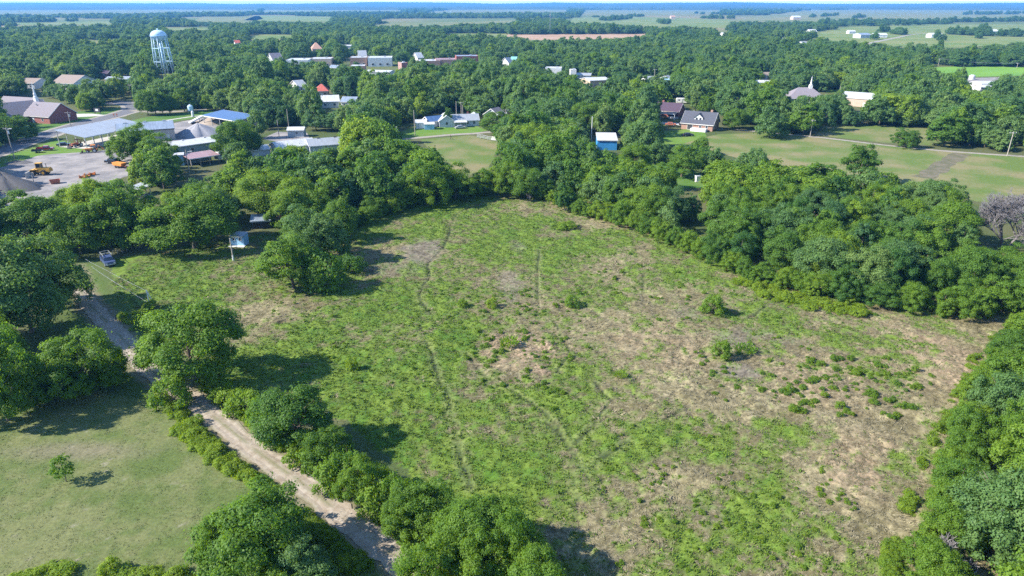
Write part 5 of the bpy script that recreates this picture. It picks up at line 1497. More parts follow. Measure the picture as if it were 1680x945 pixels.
# kind: (radius, height, crown base, lobes, leaves, leaf size)
SPEC = [
    (6.4, 11.0, 1.2, 120, 40000, .150, .20, (.10, .25), .42, 1),   # 0 round oak
    (6.8, 10.0, 0.6, 140, 40000, .155, .16, (.09, .22), .40, 5),   # 1 broad, several leaders
    (5.0, 12.0, 1.2, 110, 34000, .150, .22, (.11, .28), .45, 1),   # 2 tall
    (6.2, 9.5, 0.3, 130, 40000, .150, .14, (.10, .24), .38, 4),    # 3 bushy to the ground
    (5.6, 10.5, 0.9, 90, 26000, .155, .34, (.10, .26), .45, 3),   # 4 open, gappy
]
FARSPEC = [
    (6.4, 11.0, 0.8, 80, 9000, .31, .18, (.13, .30), .42, 1), (6.8, 10.0, 0.5, 96, 9000, .32, .14, (.12, .26), .40, 5),
    (5.0, 12.0, 0.8, 74, 8000, .31, .20, (.14, .32), .45, 1), (6.2, 9.5, 0.3, 84, 9000, .31, .14, (.13, .28), .38, 3),
    (5.6, 10.5, 0.7, 64, 6500, .32, .30, (.13, .30), .45, 3), (6.0, 11.5, 0.7, 90, 8500, .31, .16, (.12, .26), .42, 4),
]
BUSH = [(1.7, 2.3, .05, 34, 3600, .095, .14, (.18, .40), .35, 1), (1.9, 1.9, .05, 40, 3600, .095, .14, (.16, .34), .37, 3)]
SAP = [(1.5, 3.2, .9, 20, 950, .125, .22, (.22, .40), .42, 1)]
def protos(sp, seed, tr=.30):
    out = []
    for k, (rr, h, b, nl, nf, lf, gp, lr, dm, np_) in enumerate(sp):
        out.append((crown_mesh('crown', seed + k, rr, h, b, nl, nf, lf, gp, lr, dm, np_), trunk_mesh('trunk', seed + 40 + k, rr, h, b, tr if h > 4 else .07), rr, h))
    return out
NEAR_P = protos(SPEC, 100) + protos([SPEC[0], SPEC[1], SPEC[3]], 130)
FAR_P = protos(FARSPEC, 200)
def greyed(P):
    out = []
    for c, t, a, b in P:
        c2 = c.copy(); c2.materials.clear(); c2.materials.append(M['leaf_grey']); out.append((c2, t, a, b))
    return out
NEAR_G, FAR_G = greyed(NEAR_P), greyed(FAR_P)
BUSH_P = protos(BUSH, 300)
SAP_P = protos(SAP, 320, .06)[0]
def weed_mesh(name, seed):
    """a clump of upright leafy stems"""
    g = np.random.default_rng(seed); n = 420
    a = g.uniform(0, 6.28, n); rr = np.sqrt(g.random(n)) * 1.0; t = g.random(n) ** .7
    P = np.stack([rr * np.cos(a) * (1 + .5 * t), rr * np.sin(a) * (1 + .5 * t), t * (1.25 - .5 * rr)], -1)
    up = np.stack([np.cos(a) * .5, np.sin(a) * .5, g.uniform(.5, 1.3, n)], -1); up /= np.linalg.norm(up, axis=1)[:, None]
    s = np.cross(up, g.normal(size=(n, 3))); s /= np.linalg.norm(s, axis=1)[:, None]
    L = g.uniform(.16, .42, n)[:, None]
    V = np.stack([P, P + up * L * .5 + s * L * .28, P + up * L, P + up * L * .5 - s * L * .28], 1).reshape(-1, 3)
    me = np_mesh(name, V, np.arange(4 * n).reshape(n, 4)); set_attr(me, 'leaf', 'FLOAT', 'FACE', g.random(n).astype(np.float32)); me.materials.append(M['leaf'])
    return me
WEED_P = [(weed_mesh('foliage', 330 + k), trunk_mesh('stem', 340 + k, 1.0, 1.2, .05, .03), 1.35, 1.3) for k in range(2)]

TREES = []      # every tree object with what the label writer needs
def place_tree(x, y, r, h, proto, tint, rz, name='tree', label=None, cat='tree', group=None, z=0.0, parts=('crown', 'trunk')):
    cm, tm, pr, phh = proto
    o = thing(name, (x, y, z), label, cat, rz, group)
    o.scale = (r / pr, r / pr, h / phh)
    c = link(parts[0], cm, None, o); c['tint'] = float(tint)
    link(parts[1], tm, None, o)
    return o

rng = np.random.default_rng(5)
def hand(bx, by, w, top, kind, tint, label, name='tree', cat='tree', group=None, bush=False, seed=None):
    a = at(bx, by); z = depth(a)
    r = w / 2 * z / FPX
    b0 = .05 if bush else .12
    lo, hi = (.35 if bush else .9) * r, 3.2 * r + 4
    for _ in range(30):
        h = (lo + hi) / 2
        hc, av = h * (1 + b0) / 2, h * (1 - b0) / 2
        py = pix(a.x, a.y, hc)[1]
        th = math.atan2(CAM_H - hc, a.y)
        if py - math.hypot(r * math.sin(th) * .95, av * math.cos(th)) * FPX / z > top: lo = h
        else: hi = h
    src = WEED_P if bush == 'weed' else BUSH_P if bush else NEAR_G if ('blue-green' in label.split(' tree')[0] or 'greyish' in label) else NEAR_P
    pl = SAP_P if name == 'sapling' else src[kind % len(src)]
    HANDS.append((a.x, a.y, r))
    o = place_tree(a.x, a.y, r, h, pl, tint, rng.uniform(0, 6.28), name, label, cat, group, z=0.0, parts=('foliage', 'stem') if bush else ('crown', 'trunk'))
    return o
HANDS = []
SH = dict(name='shrub', cat='shrub', bush=True)
G1, G2, G3 = 'trees around the lawn and dirt road', 'hedge shrubs along the dirt road', 'bushes scattered over the meadow'
for bx, by, w, top, kind, tint, lab in [
    (52, 545, 190, 386, 5, .55, 'huge blue-green tree beside the dirt road at the left edge of the meadow'),
    (112, 500, 80, 418, 1, .5, 'blue-green tree leaning over dirt road, right shoulder of the huge blue-green tree'),
    (-10, 560, 120, 420, 0, .5, 'blue-green tree cut off by the left picture edge beside the huge one'),
    (142, 640, 132, 540, 3, .48, 'broad rounded tree on the near side of dirt road above the shaded lawn'),
    (75, 655, 110, 575, 1, .38, 'dark tree between the broad rounded tree and the left edge clump'),
    (15, 690, 120, 545, 3, .45, 'tree clump at left edge standing highest above the shaded lawn'),
    (-5, 600, 90, 520, 0, .55, 'yellow-green tree at left edge just below the huge blue-green tree'),
    (318, 622, 168, 496, 5, .48, 'big round tree standing alone on the right side of the dirt road'),
    (108, 790, 44, 746, 4, .42, 'small lone sapling tree on the mown lawn with its shadow beside it'),
    (424, 932, 192, 797, 7, .40, 'large dense tree between the lawn and dirt road at the bottom'),
    (372, 940, 90, 852, 3, .52, 'smaller lighter tree at left foot of the large bottom tree'),
    (500, 978, 110, 886, 4, .45, 'greyish loose tree at the picture bottom left of dirt road'),
    (455, 985, 130, 895, 1, .50, 'yellow-green tree at the picture bottom beneath the large dense tree'),
    (490, 735, 120, 632, 2, .20, 'tall dark tree topping the hedge right of the dirt road'),
    (537, 762, 84, 695, 3, .40, 'mid-green hedge tree just right of the tall dark hedge tree'),
    (592, 815, 92, 742, 1, .55, 'light green hedge tree halfway down the dirt road hedge'),
    (700, 872, 118, 788, 3, .50, 'round hedge tree above the bend of lower hedge'),
    (662, 872, 80, 800, 0, .45, 'hedge tree on road side where the lower hedge begins'),
    (792, 912, 150, 806, 5, .42, 'largest round tree in lower hedge bulging into the meadow'),
    (750, 940, 115, 845, 7, .5, 'bright green tree at roadside below the round hedge tree'),
    (850, 950, 110, 838, 6, .48, 'lower hedge tree casting a big shadow on the meadow bottom'),
    (790, 990, 120, 885, 1, .55, 'yellow-green tree at the picture bottom beneath largest hedge tree'),
    (700, 990, 120, 880, 3, .6, 'light yellow-green tree at picture bottom where dirt road leaves'),
    (880, 1010, 120, 900, 0, .5, 'tree at picture bottom right end of the lower hedge'),
    (482, 474, 116, 386, 4, .46, 'spreading tree alone in the upper left meadow'),
    (20, 232, 75, 188, 3, .30, 'dark tree in front of brick church at the left edge'),
    (243, 189, 36, 150, 0, .35, 'left tree of the dark row on the roadside lawn'),
    (256, 189, 36, 152, 2, .28, 'second tree of the dark row on the roadside lawn'),
    (268, 188, 34, 154, 0, .32, 'third tree of the dark row on the roadside lawn'),
    (279, 187, 32, 158, 2, .30, 'right tree of the dark row on the roadside lawn'),
    (303, 183, 40, 146, 4, .45, 'light open tree left of the pale green bin'),
    (222, 262, 80, 205, 6, .52, 'tree in front of big machine shed with roof on either side'),
    (262, 268, 70, 222, 3, .55, 'yellow-green tree right of the machine shed tree'),
    (392, 258, 74, 200, 0, .28, 'dark round tree between white workshop roof and ribbed barn'),
    (320, 408, 150, 318, 5, .45, 'great broad oak overhanging the shaded drive by the pale hut'),
    (58, 402, 120, 316, 2, .35, 'tall dark tree behind the huge blue-green tree at left'),
    (134, 416, 104, 338, 0, .4, 'tree shading the blue pickup from the left'),
    (205, 398, 140, 305, 1, .42, 'wide tree over the drive left of the great broad oak'),
    (440, 352, 112, 280, 0, .70, 'yellow-green forked tree behind the pale blue hut'),
    (700, 336, 82, 262, 1, .5, 'broad tree at the meadow top left of paddock opening'),
    (748, 327, 70, 270, 3, .62, 'light tree directly below the paddock at meadow top'),
    (792, 319, 60, 276, 1, .5, 'bushy tree at the very top corner of meadow'),
    (828, 320, 62, 268, 3, .66, 'yellow-green bushy tree right of the meadow top corner'),
    (866, 326, 60, 278, 0, .42, 'dark bushy tree where the belt begins right of meadow top'),
    (560, 395, 60, 330, 2, .40, 'tree at the end of the wood left of the meadow top'),
    (1410, 298, 72, 238, 4, .26, 'tall dark tree standing above the belt against the pasture'),
    (1485, 242, 46, 211, 1, .28, 'dark round tree beside the farm track'),
    (1080, 312, 62, 268, 3, .50, 'neat round tree on the back yard grass left of the white box'),
    (1118, 290, 70, 240, 4, .40, 'tall tree with bare lower trunks above the white box'),
    (1040, 288, 64, 238, 0, .55, 'light green tree left of the tall bare-trunked yard tree'),
    (870, 262, 84, 205, 7, .72, 'bright light green tree clump right of paddock'),
    (815, 222, 52, 184, 2, .35, 'dark tree at the paddock corner right of white cottage'),
    (838, 232, 42, 190, 4, .30, 'second dark tree at the paddock corner by plank fence'),
    (735, 207, 20, 178, 4, .2, 'thin dark conifer-like tree before the white cottage gable'),
    (1205, 212, 46, 180, 0, .45, 'tree shading the drive right of dormer house'),
    (1541, 85, 12, 66, 0, .2, 'single round tree in the hill pasture'),
    (1596, 446, 84, 396, 3, .5, 'bushy tree at left foot of the large grey dead tree'),
    (1668, 458, 96, 404, 1, .42, 'broad tree in front of the large grey dead tree at right edge'),
    (1552, 402, 96, 330, 5, .48, 'tall tree left of the large grey dead tree'),
    (1640, 512, 84, 452, 3, .55, 'tree closing the far right corner of the meadow'),
    (1700, 520, 90, 440, 7, .4, 'tree cut by right picture edge at the meadow corner'),
    (1590, 500, 60, 450, 6, .45, 'low tree left of the meadow corner tree'),
    (960, 215, 62, 170, 0, .46, 'tree filling the gap left of the slim pale pole'),
]:
    nm = 'sapling' if 'sapling' in lab else 'tree'
    hand(bx, by, w, top, kind, tint, lab, nm, 'tree', G1 if by > 440 else None)
for bx, by, w, top, kind, tint, lab in [
    (285, 668, 66, 612, 0, .55, 'olive bush pinching the dirt road below big round tree'),
    (352, 640, 50, 590, 0, .62, 'bright bush at the foot of the big round tree'),
    (375, 660, 60, 628, 1, .85, 'low yellow-green bush at the upper end of road hedge'),
    (405, 678, 66, 636, 0, .68, 'light green bush second in the road hedge'),
    (438, 700, 64, 652, 1, .5, 'mid-green bush third in the road hedge before tall dark tree'),
    (455, 722, 60, 680, 0, .5, 'roadside bush at the foot of the tall dark hedge tree'),
    (500, 762, 66, 715, 1, .6, 'roadside bush below the tall dark hedge tree'),
    (545, 800, 70, 750, 0, .55, 'roadside bush left of light green hedge tree'),
    (568, 790, 60, 735, 1, .42, 'bush filling the hedge above light green hedge tree'),
    (618, 842, 70, 788, 0, .62, 'yellowish bush below light green hedge tree'),
    (655, 838, 64, 775, 1, .5, 'meadow-side bush in the middle of the lower hedge'),
    (692, 895, 60, 852, 0, .6, 'roadside bush above where the dirt road leaves'),
    (722, 920, 60, 882, 1, .66, 'bright bush where the dirt road leaves the picture'),
    (85, 950, 80, 918, 1, .85, 'yellowish bush at the bottom left on the lawn edge'),
    (205, 960, 90, 925, 1, .82, 'second yellowish bush at the bottom left of lawn'),
    (30, 965, 70, 935, 0, .8, 'small yellowish bush in the bottom left corner'),
]:
    hand(bx, by, w, top, kind, tint, lab, group=G2 if by < 930 else None, **SH)
for bx, by, w, top, kind, tint, lab in [
    (530, 474, 76, 408, 0, .38, 'dense bush at right foot of the spreading meadow tree'),
    (575, 445, 56, 415, 1, .18, 'low dark bush behind the spreading meadow tree'),
    (808, 504, 22, 488, 0, .98, 'bright yellow-green bush in the middle of the upper meadow'),
    (759, 503, 18, 491, 1, .75, 'light bush left of the bright yellow-green bush'),
    (1168, 515, 38, 482, 0, .62, 'round bush-like sapling with shadow on the right meadow'),
    (1183, 588, 32, 556, 0, .62, 'bush on bare soil below the round sapling'),
    (938, 502, 28, 484, 0, .55, 'bush in the upper middle meadow right of bright bush'),
    (578, 606, 22, 587, 1, .80, 'pale small bush with shadow on lush left meadow'),
    (836, 567, 30, 551, 1, .68, 'light bush in the middle of pinkish dry patch'),
    (930, 374, 36, 362, 1, .72, 'light green bush near the meadow top beside the belt'),
    (1018, 618, 22, 608, 1, .72, 'bright low weed clump right of meadow centre'),
    (1222, 578, 34, 562, 0, .42, 'dark bush just right of the bush on bare soil'),
]:
    hand(bx, by, w, top, kind, tint, lab, name='shrub', cat='shrub', bush='weed' if ('weed' in lab or 'dark bush just' in lab or 'light bush in the middle' in lab) else True, group=G3)

# ---------------------------------------------------------------- what must stay in view between the trees
KEEP = [
    [(640, 1100), (560, 860), (480, 790), (400, 700), (330, 655), (215, 600), (170, 540), (150, 500), (190, 480), (185, 440), (300, 425), (420, 428), (430, 470), (520, 475), (560, 400), (590, 380),
     (680, 350), (800, 318), (880, 330), (960, 360), (1040, 386), (1130, 423), (1210, 458), (1330, 490), (1460, 513), (1600, 533), (1638, 540), (1602, 600),
     (1572, 680), (1532, 740), (1494, 850), (1474, 945), (1470, 1100)],
    [(0, 160), (56, 160), (60, 138), (66, 138), (70, 160), (100, 165), (122, 182), (122, 198), (80, 200), (55, 200), (50, 190), (0, 190)],
    [(56, 200), (125, 186), (165, 180), (175, 168), (185, 164), (225, 168), (232, 180), (330, 178), (345, 190), (255, 205), (232, 208), (200, 201), (170, 200), (100, 222), (98, 232),
     (150, 246), (212, 242), (205, 262), (205, 285), (150, 298), (95, 302), (70, 298), (20, 303), (0, 312), (-20, 312), (-20, 232), (40, 226)],
    [(100, 219), (187, 199), (205, 203), (165, 226), (170, 246), (140, 246), (105, 240)], [(200, 200), (245, 200), (289, 213), (289, 230), (272, 231), (240, 213)],
    [(290, 200), (340, 186), (342, 180), (412, 190), (414, 198), (375, 202), (362, 222), (290, 236)], [(248, 46), (278, 46), (288, 118), (256, 131)], [(308, 168), (322, 168), (322, 200), (308, 200)],
    [(270, 233), (358, 221), (358, 245), (285, 249)], [(288, 252), (346, 245), (358, 253), (360, 263), (330, 266), (312, 284), (290, 272)], [(360, 244), (374, 244), (374, 266), (360, 263)],
    [(440, 216), (465, 207), (499, 207), (500, 226), (440, 233)], [(450, 231), (498, 222), (545, 220), (566, 233), (540, 239), (478, 243)], [(408, 240), (436, 238), (436, 248), (410, 250)],
    [(655, 214), (680, 194), (712, 193), (716, 187), (764, 188), (766, 205), (780, 217), (815, 224), (804, 245), (790, 258), (765, 268), (748, 262), (722, 240), (690, 231), (660, 230)],
    [(969, 219), (997, 219), (1018, 226), (1018, 253), (986, 253), (984, 234)], [(968, 190), (974, 190), (974, 220), (968, 220)],
    [(1124, 185), (1184, 190), (1190, 222), (1150, 226), (1092, 222), (1088, 198), (1088, 178), (1105, 174), (1124, 178)], [(1106, 161), (1131, 161), (1131, 172), (1095, 176), (1094, 171)],
    [(1040, 272), (1052, 264), (1066, 264), (1060, 276)], [(1105, 284), (1150, 284), (1150, 303), (1108, 302)], [(0, -10), (1, -10), (1, -9)],
    [(1160, 227), (1345, 228), (1480, 245), (1760, 262), (1760, 312), (1620, 304), (1540, 292), (1450, 280), (1350, 264), (1250, 246), (1180, 243)],
    [(1355, 207), (1420, 206), (1530, 212), (1530, 222), (1360, 220)], [(1190, 211), (1260, 216), (1700, 253), (1700, 259), (1450, 241), (1190, 216)],
    [(1291, 160), (1312, 146), (1327, 145), (1329, 130), (1333, 130), (1335, 146), (1348, 157), (1330, 156), (1300, 161)], [(1388, 152), (1425, 148), (1428, 165), (1425, 173), (1395, 161)],
    [(1518, 110), (1580, 108), (1760, 110), (1760, 124), (1620, 122), (1550, 121)], [(1583, 123), (1605, 122), (1637, 127), (1634, 141), (1605, 153), (1598, 140)],
    [(834, 56.5), (1000, 55.6), (1062, 55), (1056, 59), (1000, 63), (880, 65.5), (830, 60)], [(1340, 63), (1350, 50), (1420, 43), (1520, 41), (1760, 41), (1760, 73), (1640, 74), (1560, 77), (1440, 75)],
    [(1190, 35), (1250, 26), (1330, 17), (1500, 15), (1760, 15), (1760, 32), (1560, 30), (1400, 34), (1290, 35)], [(318, 35), (330, 28), (425, 26), (432, 31), (400, 37)],
    [(400, 33), (420, 25.5), (545, 27), (540, 36), (440, 35)], [(590, 43), (640, 38.5), (790, 35), (845, 33.5), (845, 37), (700, 43)], [(405, 63), (420, 56), (478, 56), (482, 62), (440, 65)],
    [(935, 38), (940, 29), (1060, 28), (1200, 32), (1190, 46), (1080, 44), (1000, 38.5)], [(730, 58), (735, 54.5), (830, 54.5), (832, 59)], [(28, 41), (30, 37), (180, 35), (182, 40)],
    [(-20, 24), (-20, 16), (420, 12), (420, 17), (200, 22)], [(430, 20), (440, 13.5), (640, 12.5), (660, 18)], [(700, 21), (760, 14), (930, 15), (930, 20)], [(128, 68.5), (130, 65), (205, 64.5), (210, 67.5)],
    [(270, 50), (275, 46.5), (345, 46), (345, 49.5)], [(955, 25), (960, 16.5), (1180, 16), (1180, 24)], [(1355, 152), (1358, 146), (1378, 147), (1376, 153)],
    [(900, 22), (904, 22), (904, 58), (900, 58)], [(376, 386), (404, 386), (404, 430), (376, 430)], [(160, 410), (195, 410), (245, 402), (330, 402), (330, 428), (160, 445)],
    [(1585, 350), (1640, 318), (1690, 312), (1690, 402), (1600, 398)], [(222, 374), (232, 374), (232, 408), (222, 408)], [(410, 352), (446, 352), (446, 378), (410, 378)], [(226, 310), (258, 312), (258, 330), (226, 330)], [(305, 245), (314, 245), (314, 284), (305, 284)],
]
N_HANDKEEP = len(KEEP)
GROUND_KEEP = {0, 1, 2, 5, 11, 14, 17, 18, 19, 20, 21, 22, 23, 24, 27, 48} | set(range(29, 46))
for e in FARB: KEEP.append([(e[0] - .5, e[1] - .5), (e[2] + .5, e[1] - .5), (e[2] + .5, e[3] + .5), (e[0] - .5, e[3] + .5)])
for (o, top) in POLES.values():
    tx, ty = pix(top.x, top.y, top.z); bx, by = pix(top.x, top.y, 0)
    if ty < 260: mx_, my = tx + (bx - tx) * .7, ty + (by - ty) * .7; KEEP.append([(tx - 1.5, ty), (tx + 2, ty), (mx_ + 1.5, my), (mx_ - 1.5, my)])
KY = []
for i, k in enumerate(KEEP):
    low = max(k, key=lambda q: q[1])
    KY.append(1e9 if i in GROUND_KEEP else at(*low).y + (6 if i >= N_HANDKEEP else 30))
KY[6] = wt.location.y + 6
KB = [(min(p[0] for p in k), min(p[1] for p in k), max(p[0] for p in k), max(p[1] for p in k)) for k in KEEP]

def pixv(x, y, h):
    d = CAM_H - h; z = y * CP + d * SP
    return 840 + FPX * x / z, 472.5 + FPX * (d * CP - y * SP) / z

def clear_of(x, y, r, h, fy=(.02, .18, .34, .5, .66, .82, .96)):
    """trees whose outline would cover something the photograph shows are not planted"""
    ok = np.ones(x.shape, bool)
    for q in fy:
        wv = r * (.72 if .2 < q < .8 else .3)
        for s in (-1, -.5, 0, .5, 1):
            px, py = pixv(x + s * wv, y, h * q)
            for k, (a, b, c, d), yl in zip(KEEP, KB, KY):
                m = ok & (y < yl) & (px > a) & (px < c) & (py > b) & (py < d)
                if m.any():
                    i = np.nonzero(m)[0]
                    ok[i[in_poly(px[i], py[i], k)]] = False
    return ok

def grid_pts(y0, y1, sp, seed, jit=.42):
    g = np.random.default_rng(seed)
    ys = np.arange(y0, y1, sp * .9)
    X, Y = [], []
    for k, yy in enumerate(ys):
        w = 1.08 * yy + 30
        xs = np.arange(-w, w, sp) + (sp * .5 if k % 2 else 0)
        X.append(xs + g.uniform(-jit, jit, xs.size) * sp); Y.append(yy + g.uniform(-jit, jit, xs.size) * sp)
    return np.concatenate(X), np.concatenate(Y), g

def tint_of(x, y, g):
    t = .46 + (fbm(x / 45., y / 45., 81, 3) - .5) * .75 + g.normal(0, .19, x.size)
    return np.clip(t, .04, .95)

EDGE = []
erng = np.random.default_rng(31)
for line in ([(500, 408), (560, 392), (600, 372), (680, 346), (720, 332)], [(880, 330), (960, 360), (1040, 386), (1130, 423), (1210, 458), (1330, 490), (1460, 513), (1600, 533), (1650, 545)], [(1650, 545), (1604, 600), (1574, 680), (1536, 740), (1500, 850), (1480, 945), (1476, 1010)]):
    W = smooth_line([(at(*q).x, at(*q).y) for q in line], .5)
    s_, nxt = 0, 0.0
    right_side = line[0][0] > 1600
    for a, b in zip(W[:-1], W[1:]):
        s_ += (b - a).length
        if s_ < nxt: continue
        t = (b - a).normalized(); nrm = Vector((-t.y, t.x, 0))
        rr_ = erng.uniform(2.3, 3.9) if not right_side else erng.uniform(2.2, 3.2); hh_ = rr_ * erng.uniform(1.05, 1.6) + .6
        q = a + nrm * rr_ * erng.uniform(.75, 1.15)
        EDGE.append((q.x, q.y, rr_, hh_)); nxt = s_ + rr_ * erng.uniform(1.15, 1.75)
x, y, g = grid_pts(40, 460, 7.4, 8)
r = g.uniform(3.3, 7.4, x.size) * np.where(g.random(x.size) > .85, 1.2, 1)
px, py = pixv(x, y, 0 * x)
edge = ((px > 850) & (py > 310)) | (px > 1440) & (py > 300)
r = np.where(edge, r * .86, r)
h = r * g.uniform(1.25, 1.75, x.size) + 2.2
h = np.where(edge, np.minimum(h, 9.0), h)
ok = (py < 1130) & ~((py > 428) & (px < 1000)) & ~in_poly(px, py, [(-60, 425), (-60, 380), (90, 380), (160, 400), (330, 395), (330, 430)])
bx, by = pixv(x, y, h)
ok &= (px > -360) & (px < 2040) & ((px > -70) | (py < 430))
for fx, fy_, fr in FOOT: ok &= np.hypot(x - fx, y - fy_) > fr + r * .45
for fx, fy_, fr in HANDS: ok &= np.hypot(x - fx, y - fy_) > (fr + r) * .62
for fx, fy_, fr, _ in EDGE: ok &= np.hypot(x - fx, y - fy_) > (fr + r) * .42
ii = np.nonzero(ok)[0]; x, y, r, h = x[ii], y[ii], r[ii], h[ii]
ok = clear_of(x, y, r, h); x, y, r, h = x[ok], y[ok], r[ok], h[ok]
tint = tint_of(x, y, g)
px, py = pixv(x, y, 0 * x)
tint = np.where((px > 1440) & (py > 540), np.clip(tint * .5 + .30, 0, 1), tint)
dist = y * CP + CAM_H * SP
tx, ty = pixv(x, y, h)
rp = r * FPX / dist
seen = (ty - rp * .4 < 950) & (px + rp > -5) & (px - rp < 1690)
order = np.argsort(-(r / dist) * seen)
N_IND = 300 - len(HANDS) - len(EDGE) + 26
ind, rest = order[:N_IND], order[N_IND:]
rest = rest[dist[rest] > 120]
print('near trees', len(x), 'farthest individual', dist[ind].max(), 'hand', len(HANDS))
AUTO = []
for (ex, ey, er, eh) in EDGE:
    epx, epy = pix(ex, ey); et = float(np.clip(.5 + g.normal(0, .16), .1, .9))
    o = place_tree(ex, ey, er, eh, NEAR_P[[1, 3, 6, 7][int(g.integers(0, 4))]], et, g.uniform(0, 6.28), 'tree')
    AUTO.append((o, epx, epy, er, eh, et))
for i in ind:
    far = dist[i] > 175
    pl = FAR_P if far else NEAR_P
    kk = int(g.integers(0, len(pl)))
    if px[i] > 1440 and py[i] > 540 and not far: kk = [3, 1, 7, 6][kk % 4]
    grey = g.random() < .16
    if grey: pl = FAR_G if far else NEAR_G
    o = place_tree(x[i], y[i], r[i], h[i], pl[kk], tint[i], g.uniform(0, 6.28), 'tree')
    AUTO.append((o, float(px[i]), float(py[i]), float(r[i]), float(h[i]), -1.0 if grey else float(tint[i])))

# ---------------------------------------------------------------- the wooded mass beyond, planted by instancing
def scatter(name, P, S, ROT, K, T, sources, label_kind='stuff'):
    """one object that plants copies of the given foliage and stems on its points"""
    me = bpy.data.meshes.new(name)
    me.vertices.add(len(P)); me.vertices.foreach_set('co', np.ascontiguousarray(P, np.float32).ravel())
    set_attr(me, 'scl', 'FLOAT_VECTOR', 'POINT', S.astype(np.float32)); set_attr(me, 'rot', 'FLOAT_VECTOR', 'POINT', ROT.astype(np.float32))
    set_attr(me, 'pick', 'INT', 'POINT', K.astype(np.int32)); set_attr(me, 'tint', 'FLOAT', 'POINT', T.astype(np.float32))
    o = link(name, me, None); me.materials.append(M['leaf'])
    ng = bpy.data.node_groups.new(name, 'GeometryNodeTree')
    ng.interface.new_socket('Geometry', in_out='INPUT', socket_type='NodeSocketGeometry'); ng.interface.new_socket('Geometry', in_out='OUTPUT', socket_type='NodeSocketGeometry')
    N = ng.nodes; Lk = ng.links.new
    gi, go = N.new('NodeGroupInput'), N.new('NodeGroupOutput')
    ip = N.new('GeometryNodeInstanceOnPoints')
    jn = N.new('GeometryNodeJoinGeometry')
    for pair in sources:
        j2 = N.new('GeometryNodeJoinGeometry')
        for src in pair:
            oi = N.new('GeometryNodeObjectInfo'); oi.transform_space = 'ORIGINAL'; oi.inputs['Object'].default_value = src; oi.inputs['As Instance'].default_value = False
            Lk(oi.outputs['Geometry'], j2.inputs['Geometry'])
        g2 = N.new('GeometryNodeGeometryToInstance'); Lk(j2.outputs[0], g2.inputs[0]); Lk(g2.outputs[0], jn.inputs['Geometry'])
    def attr(nm, dt):
        a = N.new('GeometryNodeInputNamedAttribute'); a.data_type = dt; a.inputs['Name'].default_value = nm
        return a.outputs['Attribute']
    Lk(gi.outputs[0], ip.inputs['Points']); Lk(jn.outputs[0], ip.inputs['Instance'])
    ip.inputs['Pick Instance'].default_value = True
    Lk(attr('pick', 'INT'), ip.inputs['Instance Index'])
    e = N.new('FunctionNodeEulerToRotation'); Lk(attr('rot', 'FLOAT_VECTOR'), e.inputs[0]); Lk(e.outputs[0], ip.inputs['Rotation'])
    Lk(attr('scl', 'FLOAT_VECTOR'), ip.inputs['Scale'])
    Lk(ip.outputs[0], go.inputs[0])
    md = o.modifiers.new('scatter', 'NODES'); md.node_group = ng
    return tag(o, kind='stuff')

def pair_of(mesh):
    for o in bpy.data.objects:
        if o.data == mesh and o.parent:
            return tuple(c for c in o.parent.children)
    return None
FUSE = [q for q in FAR_P + FAR_G if pair_of(q[0])]; FSRC = [pair_of(q[0]) for q in FUSE]
FWT = np.array([.2 if q in FAR_G else 1.0 for q in FUSE]); FWT /= FWT.sum()
print('far protos in use', len(FSRC))
BX, BY, BR, BH, BT = [x[rest]], [y[rest]], [r[rest]], [h[rest]], [tint[rest]]
for (y0, y1, sp, rs, seed) in ((460, 900, 10.2, 1.0, 21), (900, 1800, 13, 1.15, 22), (1800, 4200, 21, 1.6, 23), (4200, 7300, 44, 2.4, 24)):
    x2, y2, g2 = grid_pts(y0, y1, sp, seed)
    r2 = g2.uniform(4.0, 9.2, x2.size) * rs; h2 = g2.uniform(7.0, 13.5, x2.size) * (1 + (rs - 1) * .35)
    px2, py2 = pixv(x2, y2, 0 * x2)
    ok = (px2 > -360) & (px2 < 2040)
    w = fbm(x2 / 260., y2 / 260., 51, 4)
    ok &= ~((y2 < 900) & (w > .70))
    if y0 >= 900:
        # open country: woods thin out into belts and clumps with distance
        w2 = fbm(x2 / 520., y2 / 150., 57, 4)
        lim = (.60 - .14 * sstep(1000, 1800, y2)) if y0 < 1700 else (.465 if y0 < 4000 else .46)
        rightside = sstep(950, 1350, px2) * sstep(1300, 2200, y2) * .11
        ok &= w2 < lim - rightside
    for fx, fy_, fr in FOOT: ok &= np.hypot(x2 - fx, y2 - fy_) > fr + r2 * .5
    j = np.nonzero(ok)[0]; x2, y2, r2, h2 = x2[j], y2[j], r2[j], h2[j]
    ok = clear_of(x2, y2, r2, h2, (.05, .28, .5, .72, .95)); x2, y2, r2, h2 = x2[ok], y2[ok], r2[ok], h2[ok]
    BX.append(x2); BY.append(y2); BR.append(r2); BH.append(h2); BT.append(tint_of(x2, y2, g2) - .05)
